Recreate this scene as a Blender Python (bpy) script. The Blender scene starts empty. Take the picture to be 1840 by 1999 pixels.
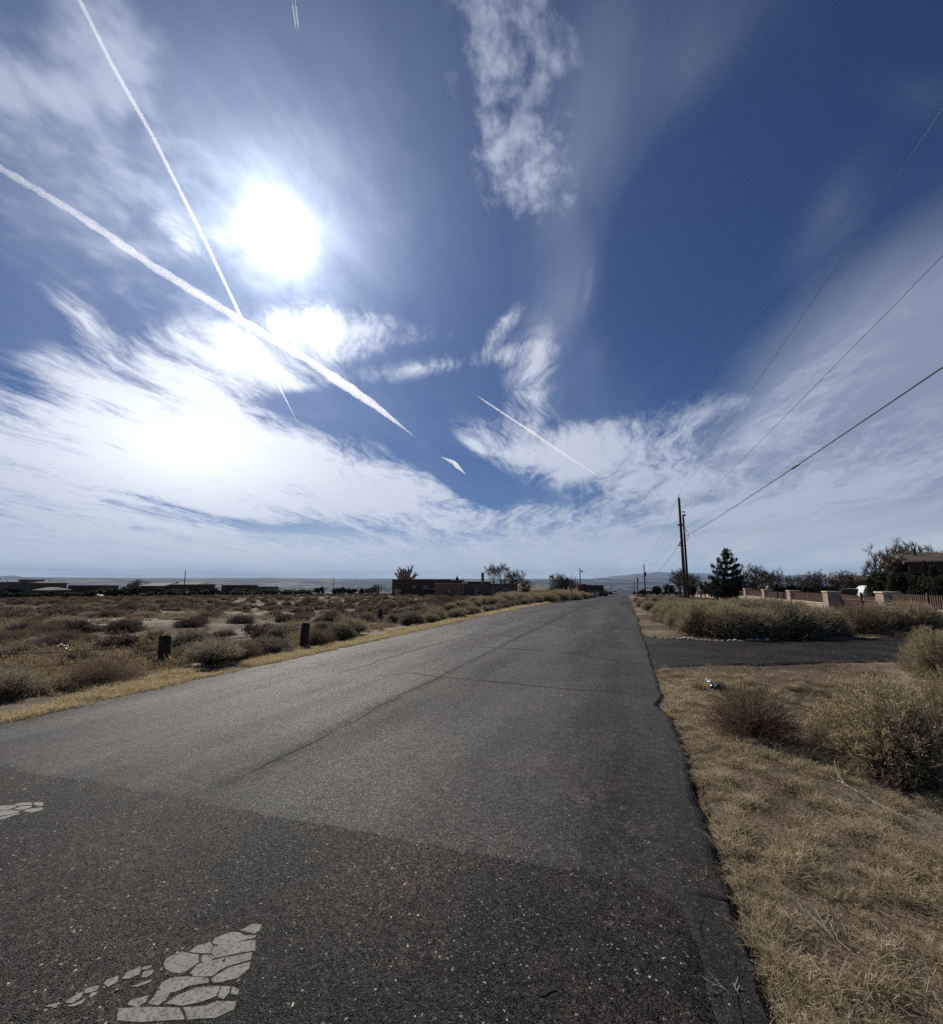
import bpy, math, random
import numpy as np
from mathutils import Vector, Matrix

random.seed(7)
rng = np.random.default_rng(11)
scene = bpy.context.scene
col = scene.collection
R = math.radians

# ------------------------------------------------------------------ camera, sky, sun, exposure
CAM_H = 1.6
PITCH = R(8.552)
YAW = R(17.944)           # the lens looks this far left of the road's direction (+Y)
F = 921.0                 # focal length in pixels of the 1840 x 1999 photograph
CX, CY = 920.0, 999.5

def wdir(px, py):
    u = (px - CX) / F
    v = (CY - py) / F
    f = math.cos(PITCH) - v * math.sin(PITCH)
    z = math.sin(PITCH) + v * math.cos(PITCH)
    c, s = math.cos(YAW), math.sin(YAW)
    return Vector((u * c - f * s, u * s + f * c, z))

cam_data = bpy.data.cameras.new('camera')
cam_data.sensor_fit = 'VERTICAL'
cam_data.sensor_height = 24.0
cam_data.lens = F / 1999.0 * 24.0
cam_data.clip_start = 0.05
cam_data.clip_end = 200000.0
cam = bpy.data.objects.new('camera', cam_data)
col.objects.link(cam)
cam.location = (0, 0, CAM_H)
cam.rotation_euler = (R(90) + PITCH, 0, YAW)
scene.camera = cam

SUN_DIR = wdir(545, 455).normalized()
SUN_EL = math.asin(SUN_DIR.z)
SUN_AZ = math.atan2(SUN_DIR.x, SUN_DIR.y)
sun_data = bpy.data.lights.new('sun', 'SUN')
sun_data.energy = 5.0
sun_data.angle = R(0.5)
sun_data.color = (1.0, 0.93, 0.83)
sun = bpy.data.objects.new('sun', sun_data)
col.objects.link(sun)
sun.rotation_euler = SUN_DIR.to_track_quat('Z', 'Y').to_euler()

vs = scene.view_settings
vs.view_transform = 'Standard'
vs.look = 'None'
vs.exposure = 0.0
vs.gamma = 1.0
vs.use_curve_mapping = False
scene.cycles.max_bounces = 6
scene.cycles.diffuse_bounces = 2
scene.cycles.glossy_bounces = 2
scene.cycles.transparent_max_bounces = 12
scene.cycles.volume_bounces = 0
scene.cycles.sample_clamp_indirect = 4.0
scene.cycles.use_denoising = False


class NT:
    """small wrapper that builds node trees"""
    def __init__(self, tree):
        self.t = tree
        self.n = tree.nodes
        self.l = tree.links
    def node(self, kind, **kw):
        n = self.n.new(kind)
        for k, v in kw.items():
            setattr(n, k, v)
        return n
    def put(self, sock, v):
        if isinstance(v, bpy.types.NodeSocket):
            self.l.new(v, sock)
        elif v is not None:
            sock.default_value = v
    def math(self, op, a, b=None, c=None, clamp=False):
        n = self.node('ShaderNodeMath', operation=op, use_clamp=clamp)
        self.put(n.inputs[0], a)
        if b is not None: self.put(n.inputs[1], b)
        if c is not None: self.put(n.inputs[2], c)
        return n.outputs[0]
    def vmath(self, op, a, b=None, s=None):
        n = self.node('ShaderNodeVectorMath', operation=op)
        self.put(n.inputs[0], a)
        if b is not None: self.put(n.inputs[1], b)
        if s is not None: self.put(n.inputs[3], s)
        return n.outputs['Value'] if op in ('DOT_PRODUCT', 'LENGTH', 'DISTANCE') else n.outputs[0]
    def smooth(self, v, a, b, x=0.0, y=1.0):
        n = self.node('ShaderNodeMapRange', interpolation_type='SMOOTHSTEP')
        self.put(n.inputs[0], v)
        for i, q in enumerate((a, b, x, y)): n.inputs[1 + i].default_value = q
        return n.outputs[0]
    def lin(self, v, a, b, x=0.0, y=1.0):
        n = self.node('ShaderNodeMapRange')
        self.put(n.inputs[0], v)
        for i, q in enumerate((a, b, x, y)): n.inputs[1 + i].default_value = q
        return n.outputs[0]
    def noise(self, vec, scale, detail=4, rough=0.55, dist=0.0, out=0):
        n = self.node('ShaderNodeTexNoise')
        if vec is not None: self.put(n.inputs['Vector'], vec)
        n.inputs['Scale'].default_value = scale
        n.inputs['Detail'].default_value = detail
        n.inputs['Roughness'].default_value = rough
        n.inputs['Distortion'].default_value = dist
        return n.outputs[out]
    def voro(self, vec, scale, feature='F1', out='Distance', rand=1.0):
        n = self.node('ShaderNodeTexVoronoi', feature=feature)
        if vec is not None: self.put(n.inputs['Vector'], vec)
        n.inputs['Scale'].default_value = scale
        n.inputs['Randomness'].default_value = rand
        return n.outputs[out]
    def mapping(self, vec, loc=(0, 0, 0), rot=(0, 0, 0), scale=(1, 1, 1), kind='POINT'):
        n = self.node('ShaderNodeMapping', vector_type=kind)
        self.put(n.inputs['Vector'], vec)
        n.inputs['Location'].default_value = loc
        n.inputs['Rotation'].default_value = rot
        n.inputs['Scale'].default_value = scale
        return n.outputs[0]
    def mix(self, f, a, b, mode='MIX'):
        n = self.node('ShaderNodeMix', data_type='RGBA', blend_type=mode)
        self.put(n.inputs[0], f)
        self.put(n.inputs[6], c4(a)); self.put(n.inputs[7], c4(b))
        return n.outputs[2]

def c4(c):
    if isinstance(c, bpy.types.NodeSocket): return c
    return (c[0], c[1], c[2], 1.0)

# ---- sky
world = bpy.data.worlds.new('World')
scene.world = world
world.use_nodes = True
w = NT(world.node_tree)
w.n.clear()
sky = w.node('ShaderNodeTexSky', sky_type='NISHITA')
sky.sun_disc = False
sky.sun_elevation = SUN_EL
sky.sun_rotation = SUN_AZ
sky.altitude = 1600
sky.air_density = 1.0
sky.dust_density = 0.25
sky.ozone_density = 2.5
D = w.node('ShaderNodeTexCoord').outputs['Generated']
D = w.vmath('NORMALIZE', D)
sep = w.node('ShaderNodeSeparateXYZ'); w.put(sep.inputs[0], D)
dz = w.math('MAXIMUM', sep.outputs[2], 0.0)
inv = w.math('DIVIDE', 1.0, w.math('ADD', dz, 0.10))
plane = w.vmath('SCALE', D, s=inv)
# plane coordinates turned so that x runs along the streaks (towards one far point on the horizon)
vp = wdir(1060, 1120)
STREAK = math.atan2(vp.y, vp.x)
pl = w.mapping(plane, rot=(0, 0, -STREAK))
sp = w.node('ShaderNodeSeparateXYZ'); w.put(sp.inputs[0], pl)
flat = w.node('ShaderNodeCombineXYZ')
w.l.new(sp.outputs[0], flat.inputs[0]); w.l.new(sp.outputs[1], flat.inputs[1])
flat = flat.outputs[0]
warp = w.noise(flat, 0.9, 3, 0.5, out=1)
warp = w.vmath('SCALE', w.vmath('SUBTRACT', warp, (0.5, 0.5, 0.5)), s=0.7)
flatw = w.vmath('ADD', flat, warp)
streak = w.noise(w.mapping(flatw, scale=(0.60, 1.9, 1)), 1.7, 9, 0.66, 0.2)
fine = w.noise(w.mapping(flatw, rot=(0, 0, 0.45), scale=(0.9, 2.7, 1)), 6.5, 7, 0.72, 0.3)
soft = w.noise(w.mapping(flat, loc=(3, 1, 0), scale=(0.35, 1.5, 1)), 0.8, 5, 0.5)
puff = w.noise(w.mapping(flat, scale=(1.0, 1.35, 1)), 15.0, 6, 0.58, 0.2)
puff2 = w.noise(w.mapping(flat, scale=(1.0, 1.1, 1)), 6.0, 3, 0.55, 0.3)

def blob(px, py, rx, ry, ang=0.0):
    """soft spot on the sky: centre, half sizes and tilt given where the photograph shows them"""
    a = R(ang)
    c = wdir(px, py).normalized()
    ex = wdir(px + math.cos(a) * 20, py + math.sin(a) * 20).normalized() - c
    ey = wdir(px - math.sin(a) * 20, py + math.cos(a) * 20).normalized() - c
    sx, sy = ex.length / 20 * rx, ey.length / 20 * ry
    X = (ex - c * ex.dot(c)).normalized()
    Y = (ey - c * ey.dot(c)); Y = (Y - X * Y.dot(X)).normalized()
    Z = X.cross(Y)
    m = Matrix((X, Y, Z)).transposed()
    mp = w.mapping(D, loc=tuple(c), rot=tuple(m.to_euler('XYZ')), scale=(sx, sy, 0.75), kind='TEXTURE')
    g = w.node('ShaderNodeTexGradient', gradient_type='SPHERICAL')
    w.put(g.inputs[0], mp)
    return g.outputs[1]

def field(items, base=0.0):
    acc = base
    for (px, py, rx, ry, ang, wt) in items:
        acc = w.math('MULTIPLY_ADD', blob(px, py, rx, ry, ang), wt, acc)
    return acc

# cirrus: sharp streaky cloud
CIRRUS = [
    (330, 890, 600, 150, 10, 1.5), (60, 900, 420, 90, 8, 0.8), (620, 930, 470, 130, 13, 1.0), (340, 850, 200, 150, 0, 1.2), (560, 900, 300, 60, 10, 0.6),
    (120, 1020, 700, 110, 4, 1.0), (250, 940, 500, 90, 8, 0.5), (860, 1000, 420, 80, 12, 0.75), (500, 1080, 1100, 60, 2, 0.85), (1400, 1080, 700, 50, 0, 0.4), (90, 840, 260, 60, 12, 0.7),
    (600, 655, 190, 85, -5, 0.85), (450, 700, 180, 80, 20, 0.8), (540, 735, 200, 60, 14, 0.5), (700, 640, 170, 45, 0, 0.4),
    (180, 650, 160, 46, 48, 0.65), (395, 775, 110, 45, 40, 0.9), (335, 440, 90, 30, 35, 0.75), (365, 485, 60, 26, 20, 0.6),
    (290, 700, 70, 40, 50, 0.8), (180, 760, 150, 70, 30, 0.6), (310, 740, 250, 120, 10, 0.35),
    (840, 715, 300, 30, -8, 0.42), (980, 640, 80, 24, -50, 0.5), (800, 665, 220, 30, -12, 0.22),
    (1065, 720, 110, 140, 14, 0.48), (1035, 800, 70, 120, 0, 0.45), (1120, 865, 320, 60, 8, 0.75), (1010, 890, 240, 38, 12, 0.65), (1170, 900, 300, 60, 10, 0.6),
    (1250, 950, 380, 60, 10, 0.8), (1180, 1020, 420, 60, 0, 0.6), (1480, 1010, 460, 90, -8, 0.6), (1700, 930, 500, 130, -14, 0.55), (1560, 950, 260, 60, -20, 0.5),
    (1500, 850, 420, 110, -20, 0.45), (1150, 560, 40, 200, 4, 0.40), (1250, 830, 260, 60, -12, 0.5), (1650, 680, 320, 90, -35, 0.35),
    (840, 870, 170, 60, 38, -1.1), (940, 965, 110, 60, 30, -0.9), (640, 800, 170, 50, 15, -0.5), (250, 965, 330, 30, 16, -1.0), (560, 1030, 160, 16, 6, -0.7), (900, 1040, 120, 16, 6, -0.5), (150, 1060, 300, 14, 4, -0.5),
    (1385, 975, 80, 28, 0, -1.2), (1270, 560, 200, 380, 22, -0.6), (1350, 1040, 260, 20, -4, -0.3),
]
cov = field(CIRRUS, 0.0)
cov = w.math('MINIMUM', cov, 1.45)
c1 = w.math('MULTIPLY_ADD', w.math('SUBTRACT', streak, 0.5), 3.8, cov)
c1 = w.math('MULTIPLY_ADD', w.math('SUBTRACT', fine, 0.5), 1.9, c1)
cirrus = w.math('MULTIPLY', w.smooth(c1, -0.10, 1.35), w.smooth(cov, 0.0, 0.40))
# billows: the tall ripple of small puffs high above the road
BILLOW = [(1000, 30, 135, 150, 0, 1.0), (1005, 190, 140, 150, 0, 1.0), (1030, 320, 110, 120, 20, 0.95), (1035, 385, 90, 60, 0, 0.6), (920, 20, 80, 90, 0, 0.3)]
cb = w.math('MULTIPLY_ADD', w.math('SUBTRACT', puff, 0.5), 3.4, w.math('MULTIPLY', field(BILLOW, 0.0), 0.8))
cb = w.math('MULTIPLY_ADD', w.math('SUBTRACT', puff2, 0.5), 2.6, cb)
billow = w.math('MULTIPLY', w.smooth(cb, -0.05, 1.75), w.smooth(field([(b[0], b[1], b[2] * 1.1, b[3] * 1.1, b[4], 2.0) for b in BILLOW[:4]]), 0.0, 0.5))
BLOT = [(40, 130, 300, 120, 6, 0.75), (215, 60, 170, 120, 60, 0.55), (110, 180, 230, 70, 0, 0.5), (90, 310, 240, 70, 42, 0.55), (310, 260, 220, 70, 50, 0.5), (250, 420, 420, 220, 30, 0.35), (430, 330, 120, 60, 20, 0.35)]
cf = w.math('MULTIPLY_ADD', w.math('SUBTRACT', puff2, 0.5), 2.4, field(BLOT, 0.0))
cf = w.math('MULTIPLY_ADD', w.math('SUBTRACT', puff, 0.5), 1.2, cf)
blot = w.math('MULTIPLY', w.smooth(cf, -0.1, 1.3), w.smooth(field([(b[0], b[1], b[2] * 1.05, b[3] * 1.05, b[4], 1.0) for b in BLOT[:6]]), 0.0, 0.5, 0.0, 0.62))
# veil: thin soft sheet
VEIL = [
    (1720, 760, 620, 270, -36, 1.35), (1750, 1000, 700, 240, -8, 0.7), (1350, 980, 500, 160, -12, 0.5), (1330, 130, 230, 420, 28, 0.32), (1120, 330, 130, 520, 6, 0.36),
    (1160, 700, 170, 260, 8, 0.5), (1790, 180, 160, 90, 20, 0.2), (1620, 420, 220, 80, -60, 0.25),
    (200, 250, 480, 330, 30, 0.35), (60, 430, 420, 260, 20, 0.35), (560, 450, 300, 300, 0, 0.25), (1280, 520, 130, 420, 24, -0.6), (500, 820, 900, 260, 5, 0.35), (760, 120, 300, 300, 0, 0.12),
]
vc = w.math('MULTIPLY_ADD', w.math('SUBTRACT', soft, 0.5), 0.9, field(VEIL, 0.0))
vc = w.math('MULTIPLY_ADD', w.math('SUBTRACT', streak, 0.5), 0.45, vc)
veil = w.math('MULTIPLY', w.smooth(vc, -0.05, 1.0), 0.85)
# whitening towards the horizon
hor = w.smooth(sep.outputs[2], 0.0, 0.17, 0.88, 0.0)
hor = w.math('MULTIPLY', hor, w.lin(soft, 0.3, 0.7, 0.75, 1.1))

cosS = w.vmath('DOT_PRODUCT', D, tuple(SUN_DIR))
ang = w.math('ARCCOSINE', w.math('MINIMUM', cosS, 0.999999))
g1 = w.math('EXPONENT', w.math('MULTIPLY', w.math('POWER', w.math('DIVIDE', ang, R(1.9)), 2.0), -1.0))
g2 = w.math('EXPONENT', w.math('DIVIDE', ang, -R(4.2)))
# thin ice cloud in front of the sun makes its halo uneven
ice = w.math('ADD', w.math('MULTIPLY', w.math('SUBTRACT', puff2, 0.5), 1.5), w.math('MULTIPLY', w.math('SUBTRACT', fine, 0.5), 1.1))
g2 = w.math('MULTIPLY', g2, w.math('MAXIMUM', w.math('ADD', 1.0, ice), 0.3))
g3 = w.math('EXPONENT', w.math('DIVIDE', ang, -R(24)))

skyc = w.mix(1.0, sky.outputs[0], (0.0165, 0.0260, 0.043), 'MULTIPLY')
skyc = w.mix(0.0, skyc, (0, 0, 0))
lit = w.mix(w.math('MULTIPLY', g3, 1.25, clamp=True), (0.36, 0.43, 0.56), (1.25, 1.27, 1.30))
thin = w.mix(g3, (0.26, 0.31, 0.42), (0.45, 0.52, 0.70))
out = w.mix(veil, skyc, thin)
out = w.mix(hor, out, w.mix(w.math('MULTIPLY', g3, 1.3, clamp=True), (0.70, 0.77, 0.81), (0.95, 1.0, 1.02)))
out = w.mix(blot, out, w.mix(g3, (0.40, 0.46, 0.56), (0.72, 0.78, 0.88)))
out = w.mix(w.math('MULTIPLY', cirrus, 0.92), out, lit)
out = w.mix(w.math('MULTIPLY', billow, 0.68), out, w.mix(g3, (0.42, 0.48, 0.60), (0.9, 0.95, 1.05)))
out = w.mix(1.0, out, w.vmath('SCALE', (1.0, 1.0, 1.0), s=w.math('MULTIPLY', g1, 9.0)), 'ADD')
out = w.mix(1.0, out, w.vmath('SCALE', (0.26, 0.31, 0.40), s=w.math('EXPONENT', w.math('DIVIDE', ang, -R(11)))), 'ADD')
out = w.mix(1.0, out, w.vmath('SCALE', (0.80, 0.88, 1.0), s=w.math('MULTIPLY', g2, 1.75)), 'ADD')
out = w.mix(1.0, out, w.vmath('SCALE', (0.05, 0.06, 0.085), s=g3), 'ADD')
out = w.mix(1.0, out, w.vmath('SCALE', (0.45, 0.45, 0.44), s=w.math('MULTIPLY', w.math('POWER', blob(350, 880, 430, 190, 8), 1.6), cirrus)), 'ADD')
# below the horizon the sky gives the dull tone of the plain
out = w.mix(w.smooth(sep.outputs[2], -0.06, -0.01, 1.0, 0.0), out, (0.10, 0.09, 0.075))
bg = w.node('ShaderNodeBackground')
w.put(bg.inputs[0], out)
bg.inputs[1].default_value = 1.0
wo = w.node('ShaderNodeOutputWorld')
w.l.new(bg.outputs[0], wo.inputs[0])
world.cycles.sampling_method = 'MANUAL'
world.cycles.sample_map_resolution = 512

# ------------------------------------------------------------------ helpers
def tag(o, label=None, cat=None, group=None, kind=None):
    if label: o['label'] = label
    if cat: o['category'] = cat
    if group: o['group'] = group
    if kind: o['kind'] = kind
    return o

def mesh_np(name, V, Fc, mats, mi=None, smooth=False, attr=None):
    """V (n,3), Fc list of arrays (k,m) of equal-size polygons"""
    me = bpy.data.meshes.new(name)
    if not isinstance(Fc, list): Fc = [Fc]
    Fc = [f for f in Fc if len(f)]
    me.vertices.add(len(V)); me.vertices.foreach_set('co', np.asarray(V, dtype=np.float32).ravel())
    loops = np.concatenate([f.ravel() for f in Fc]).astype(np.int32)
    sizes = np.concatenate([np.full(len(f), f.shape[1]) for f in Fc])
    starts = np.concatenate([[0], np.cumsum(sizes)[:-1]]).astype(np.int32)
    me.loops.add(len(loops)); me.loops.foreach_set('vertex_index', loops)
    me.polygons.add(len(sizes)); me.polygons.foreach_set('loop_start', starts)
    try: me.polygons.foreach_set('loop_total', sizes.astype(np.int32))
    except Exception: pass
    for m in mats: me.materials.append(m)
    if mi is not None: me.polygons.foreach_set('material_index', np.asarray(mi, dtype=np.int32))
    me.polygons.foreach_set('use_smooth', np.full(len(sizes), smooth))
    if attr is not None:
        a = me.attributes.new('tint', 'FLOAT', 'POINT'); a.data.foreach_set('value', np.asarray(attr, dtype=np.float32))
    me.update(calc_edges=True); me.validate()
    return me

def link(name, me, parent=None, loc=None):
    o = bpy.data.objects.new(name, me); col.objects.link(o)
    if parent: o.parent = parent
    if loc is not None: o.location = loc
    return o

def empty(name, loc=(0, 0, 0), rz=0.0):
    o = bpy.data.objects.new(name, None); col.objects.link(o)
    o.location = loc; o.rotation_euler = (0, 0, rz)
    o.empty_display_size = 0.2
    return o

class MB:
    """collects boxes, tubes and prisms, then links them as one mesh"""
    def __init__(s): s.v = []; s.f = []
    def add(s, vs_, fs):
        n = len(s.v); s.v += [tuple(q) for q in vs_]; s.f += [tuple(i + n for i in f) for f in fs]
    def box(s, x0, x1, y0, y1, z0, z1, taper=0.0):
        t = taper
        s.add([(x0, y0, z0), (x1, y0, z0), (x1, y1, z0), (x0, y1, z0), (x0 + t, y0 + t, z1), (x1 - t, y0 + t, z1), (x1 - t, y1 - t, z1), (x0 + t, y1 - t, z1)],
              [(3, 2, 1, 0), (4, 5, 6, 7), (0, 1, 5, 4), (1, 2, 6, 5), (2, 3, 7, 6), (3, 0, 4, 7)])
    def tube(s, pts, rad, n=8, cap=True):
        pts = [Vector(p) for p in pts]
        if not hasattr(rad, '__len__'): rad = [rad] * len(pts)
        base = len(s.v); rings = []
        for i, p in enumerate(pts):
            d = (pts[min(i + 1, len(pts) - 1)] - pts[max(i - 1, 0)]).normalized()
            u = d.cross(Vector((0, 0, 1)))
            if u.length < 1e-3: u = Vector((1, 0, 0))
            u.normalize(); v = d.cross(u)
            for k in range(n):
                a = 2 * math.pi * k / n
                s.v.append(tuple(p + (u * math.cos(a) + v * math.sin(a)) * rad[i]))
        for i in range(len(pts) - 1):
            for k in range(n):
                a, b = base + i * n + k, base + i * n + (k + 1) % n
                s.f.append((a, b, b + n, a + n))
        if cap:
            s.f.append(tuple(base + k for k in range(n))[::-1]); s.f.append(tuple(base + (len(pts) - 1) * n + k for k in range(n)))
    def prism(s, poly, axis, a, b):
        """polygon (list of 2d points) pushed along axis 0/1/2 from a to b"""
        def mk(p, t):
            return (t, p[0], p[1]) if axis == 0 else (p[0], t, p[1]) if axis == 1 else (p[0], p[1], t)
        n = len(poly)
        s.add([mk(p, a) for p in poly] + [mk(p, b) for p in poly],
              [tuple(range(n))[::-1], tuple(range(n, 2 * n))] + [(i, (i + 1) % n, n + (i + 1) % n, n + i) for i in range(n)])
    def mesh(s, name, mat, bevel=0.0, smooth=False):
        import bmesh
        me = bpy.data.meshes.new(name); me.from_pydata(s.v, [], s.f)
        me.materials.append(mat)
        bm = bmesh.new(); bm.from_mesh(me)
        if bevel > 0: bmesh.ops.bevel(bm, geom=list(bm.edges), offset=bevel, segments=1, affect='EDGES', clamp_overlap=True)
        bmesh.ops.recalc_face_normals(bm, faces=bm.faces)
        bm.to_mesh(me); bm.free()
        if smooth: me.polygons.foreach_set('use_smooth', [True] * len(me.polygons))
        return me
    def build(s, name, mat, parent=None, bevel=0.0, smooth=False, loc=None):
        return link(name, s.mesh(name, mat, bevel, smooth), parent, loc)

def copy_tree(o, parent=None):
    c = o.copy(); col.objects.link(c)
    c.parent = parent
    for ch in list(o.children): copy_tree(ch, c)
    return c

# value noise for shaping the ground
_tab = np.random.default_rng(5).random((256, 256))
def vnoise(x, y, s=1.0, seed=0):
    x = np.asarray(x, float) * s + 17.3 * seed; y = np.asarray(y, float) * s + 9.1 * seed
    xi = np.floor(x).astype(int); yi = np.floor(y).astype(int); fx = x - xi; fy = y - yi
    fx = fx * fx * (3 - 2 * fx); fy = fy * fy * (3 - 2 * fy)
    g = lambda a, b: _tab[a % 256, b % 256]
    return (g(xi, yi) * (1 - fx) + g(xi + 1, yi) * fx) * (1 - fy) + (g(xi, yi + 1) * (1 - fx) + g(xi + 1, yi + 1) * fx) * fy
def fbm(x, y, s, o=4, seed=0):
    t = 0; a = 0.5
    for k in range(o): t = t + a * (vnoise(x, y, s * 2 ** k, seed + k) - 0.5); a *= 0.5
    return t * 2

ROAD_L, ROAD_R = -6.9, 0.44
DRIVE_NEAR = [(0.36, 9.5), (0.75, 10.25), (2.2, 11.1), (5.45, 12.6), (9.5, 14.6), (15.0, 18.0)]
DRIVE_FAR = [(0.36, 16.4), (0.9, 15.5), (2.6, 15.3), (6.0, 17.0), (8.2, 18.6), (13.5, 23.0)]
def sstep(v, a, b):
    t = np.clip((v - a) / (b - a), 0, 1); return t * t * (3 - 2 * t)
def grade(x, y):
    """large form of the land: level by the camera, 2 % down the road, then a long fall to the valley, the mesa beyond"""
    r = np.hypot(x, y) * np.where(np.asarray(y) < 0, 0.3, 1.0)
    s = 18.0 * np.log1p(np.exp((r - 42) / 18.0)) - 18.0 * np.log1p(np.exp(-42 / 18.0))
    z = -0.02 * np.minimum(s, 200)
    z = z - 0.03 * np.clip(r - 245, 0, 3300)
    z = z + (255 * sstep(r, 11500, 17000)) * (1 + 0.04 * fbm(x, y, 1 / 2500., 3, 4))
    return z
def road_edge(y, side):
    y = np.asarray(y, float)
    if side > 0:
        return ROAD_R + 0.035 * fbm(y * 0 + 2, y, 6.0, 3, 9) + 0.05 * fbm(y * 0 + 3, y, 1.1, 4, 3) + 0.05 * fbm(y * 0 + 7, y, 0.25, 2, 2) + 0.04 * np.exp(-((y - 7.0) / 0.35) ** 2) * -3.2
    return ROAD_L + 0.05 * fbm(y * 0 + 1, y, 1.3, 4, 8) + 0.10 * fbm(y * 0 + 5, y, 0.12, 2, 6)
def ground(x, y):
    x = np.asarray(x, float); y = np.asarray(y, float)
    z = grade(x, y)
    r = np.hypot(x, y)
    off = np.maximum(np.maximum(ROAD_L - x, x - ROAD_R), 0)
    near = np.exp(-r / 900.)
    hum = 0.10 * fbm(x, y, 0.45, 4, 1) * sstep(off, 0.2, 2.5) + 0.034 * fbm(x, y, 4.5, 3, 5) * sstep(off, 0.02, 0.4) + 0.30 * fbm(x, y, 0.06, 3, 2) * sstep(off, 3, 12)
    # a shallow swale on the right, a small bank on the left
    sw = -0.20 * np.exp(-((x - 2.7) / 1.0) ** 2) * sstep(y, 30, 9.5) * 1.0
    sw = sw * (1 - sstep(y, 8.0, 9.8))
    bed = -0.06 * sstep(np.minimum(x - ROAD_L, ROAD_R - x), 0.10, 0.24)
    dn = y - np.interp(x, [q[0] for q in DRIVE_NEAR], [q[1] for q in DRIVE_NEAR]); df = np.interp(x, [q[0] for q in DRIVE_FAR], [q[1] for q in DRIVE_FAR]) - y
    ind = sstep(np.minimum(dn, df), -0.25, 0.12) * (x > 0) * (x < 16)
    hum = hum * (1 - ind); sw = sw * (1 - ind); bed = bed - 0.03 * sstep(np.minimum(dn, df), 0.05, 0.2) * (x > 0.3) * (x < 15)
    return z + (hum * near + sw + bed - 0.012) * np.where(r < 3000, 1, 0) + 12 * fbm(x, y, 1 / 900., 4, 9) * sstep(r, 2500, 6000)
def rz_(x, y):
    return float(ground(x, y))
def hit(px, py):
    """where a sight line through the photograph's pixel meets the land"""
    d = wdir(px, py); t = 0.5
    for k in range(4000):
        p = d * t
        if CAM_H + p.z <= float(grade(p.x, p.y)): break
        t *= 1.004
    return p.x, p.y
def at(px, dist, py=None):
    """plan point on the bearing of pixel column px (near the horizon row) at forward distance dist; with py also its height"""
    d = wdir(px, 1140 if py is None else py)
    fw = d.x * -math.sin(YAW) + d.y * math.cos(YAW)
    p = d * (dist / fw)
    return (p.x, p.y) if py is None else (p.x, p.y, p.z + CAM_H)

# ------------------------------------------------------------------ materials
def material(name):
    m = bpy.data.materials.new(name); m.use_nodes = True
    t = NT(m.node_tree); t.n.clear()
    out_ = t.node('ShaderNodeOutputMaterial')
    return m, t, out_
def principled(t, out_, colour, rough=0.8, spec=0.3, bump=None, bs=0.3, bd=0.01, metal=0.0):
    p = t.node('ShaderNodeBsdfPrincipled')
    t.put(p.inputs['Base Color'], c4(colour)); t.put(p.inputs['Roughness'], rough)
    t.put(p.inputs['Specular IOR Level'], spec); t.put(p.inputs['Metallic'], metal)
    if bump is not None:
        b = t.node('ShaderNodeBump'); b.inputs['Strength'].default_value = bs; b.inputs['Distance'].default_value = bd
        t.put(b.inputs['Height'], bump); t.l.new(b.outputs[0], p.inputs['Normal'])
    t.l.new(p.outputs[0], out_.inputs[0]); return p
def pos(t):
    return t.node('ShaderNodeNewGeometry').outputs['Position']
def objc(t):
    return t.node('ShaderNodeTexCoord').outputs['Object']

def simple(name, c, rough=0.8, spec=0.25, var=0.25, scale=6.0, bs=0.15, bd=0.01, metal=0.0):
    m, t, o = material(name)
    n = t.noise(objc(t), scale, 5, 0.6)
    d = tuple(q * (1 - var) for q in c); e = tuple(min(1, q * (1 + var)) for q in c)
    principled(t, o, t.mix(t.smooth(n, 0.3, 0.7), d, e), rough, spec, t.noise(objc(t), scale * 8, 4, 0.6), bs, bd, metal)
    return m

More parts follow.
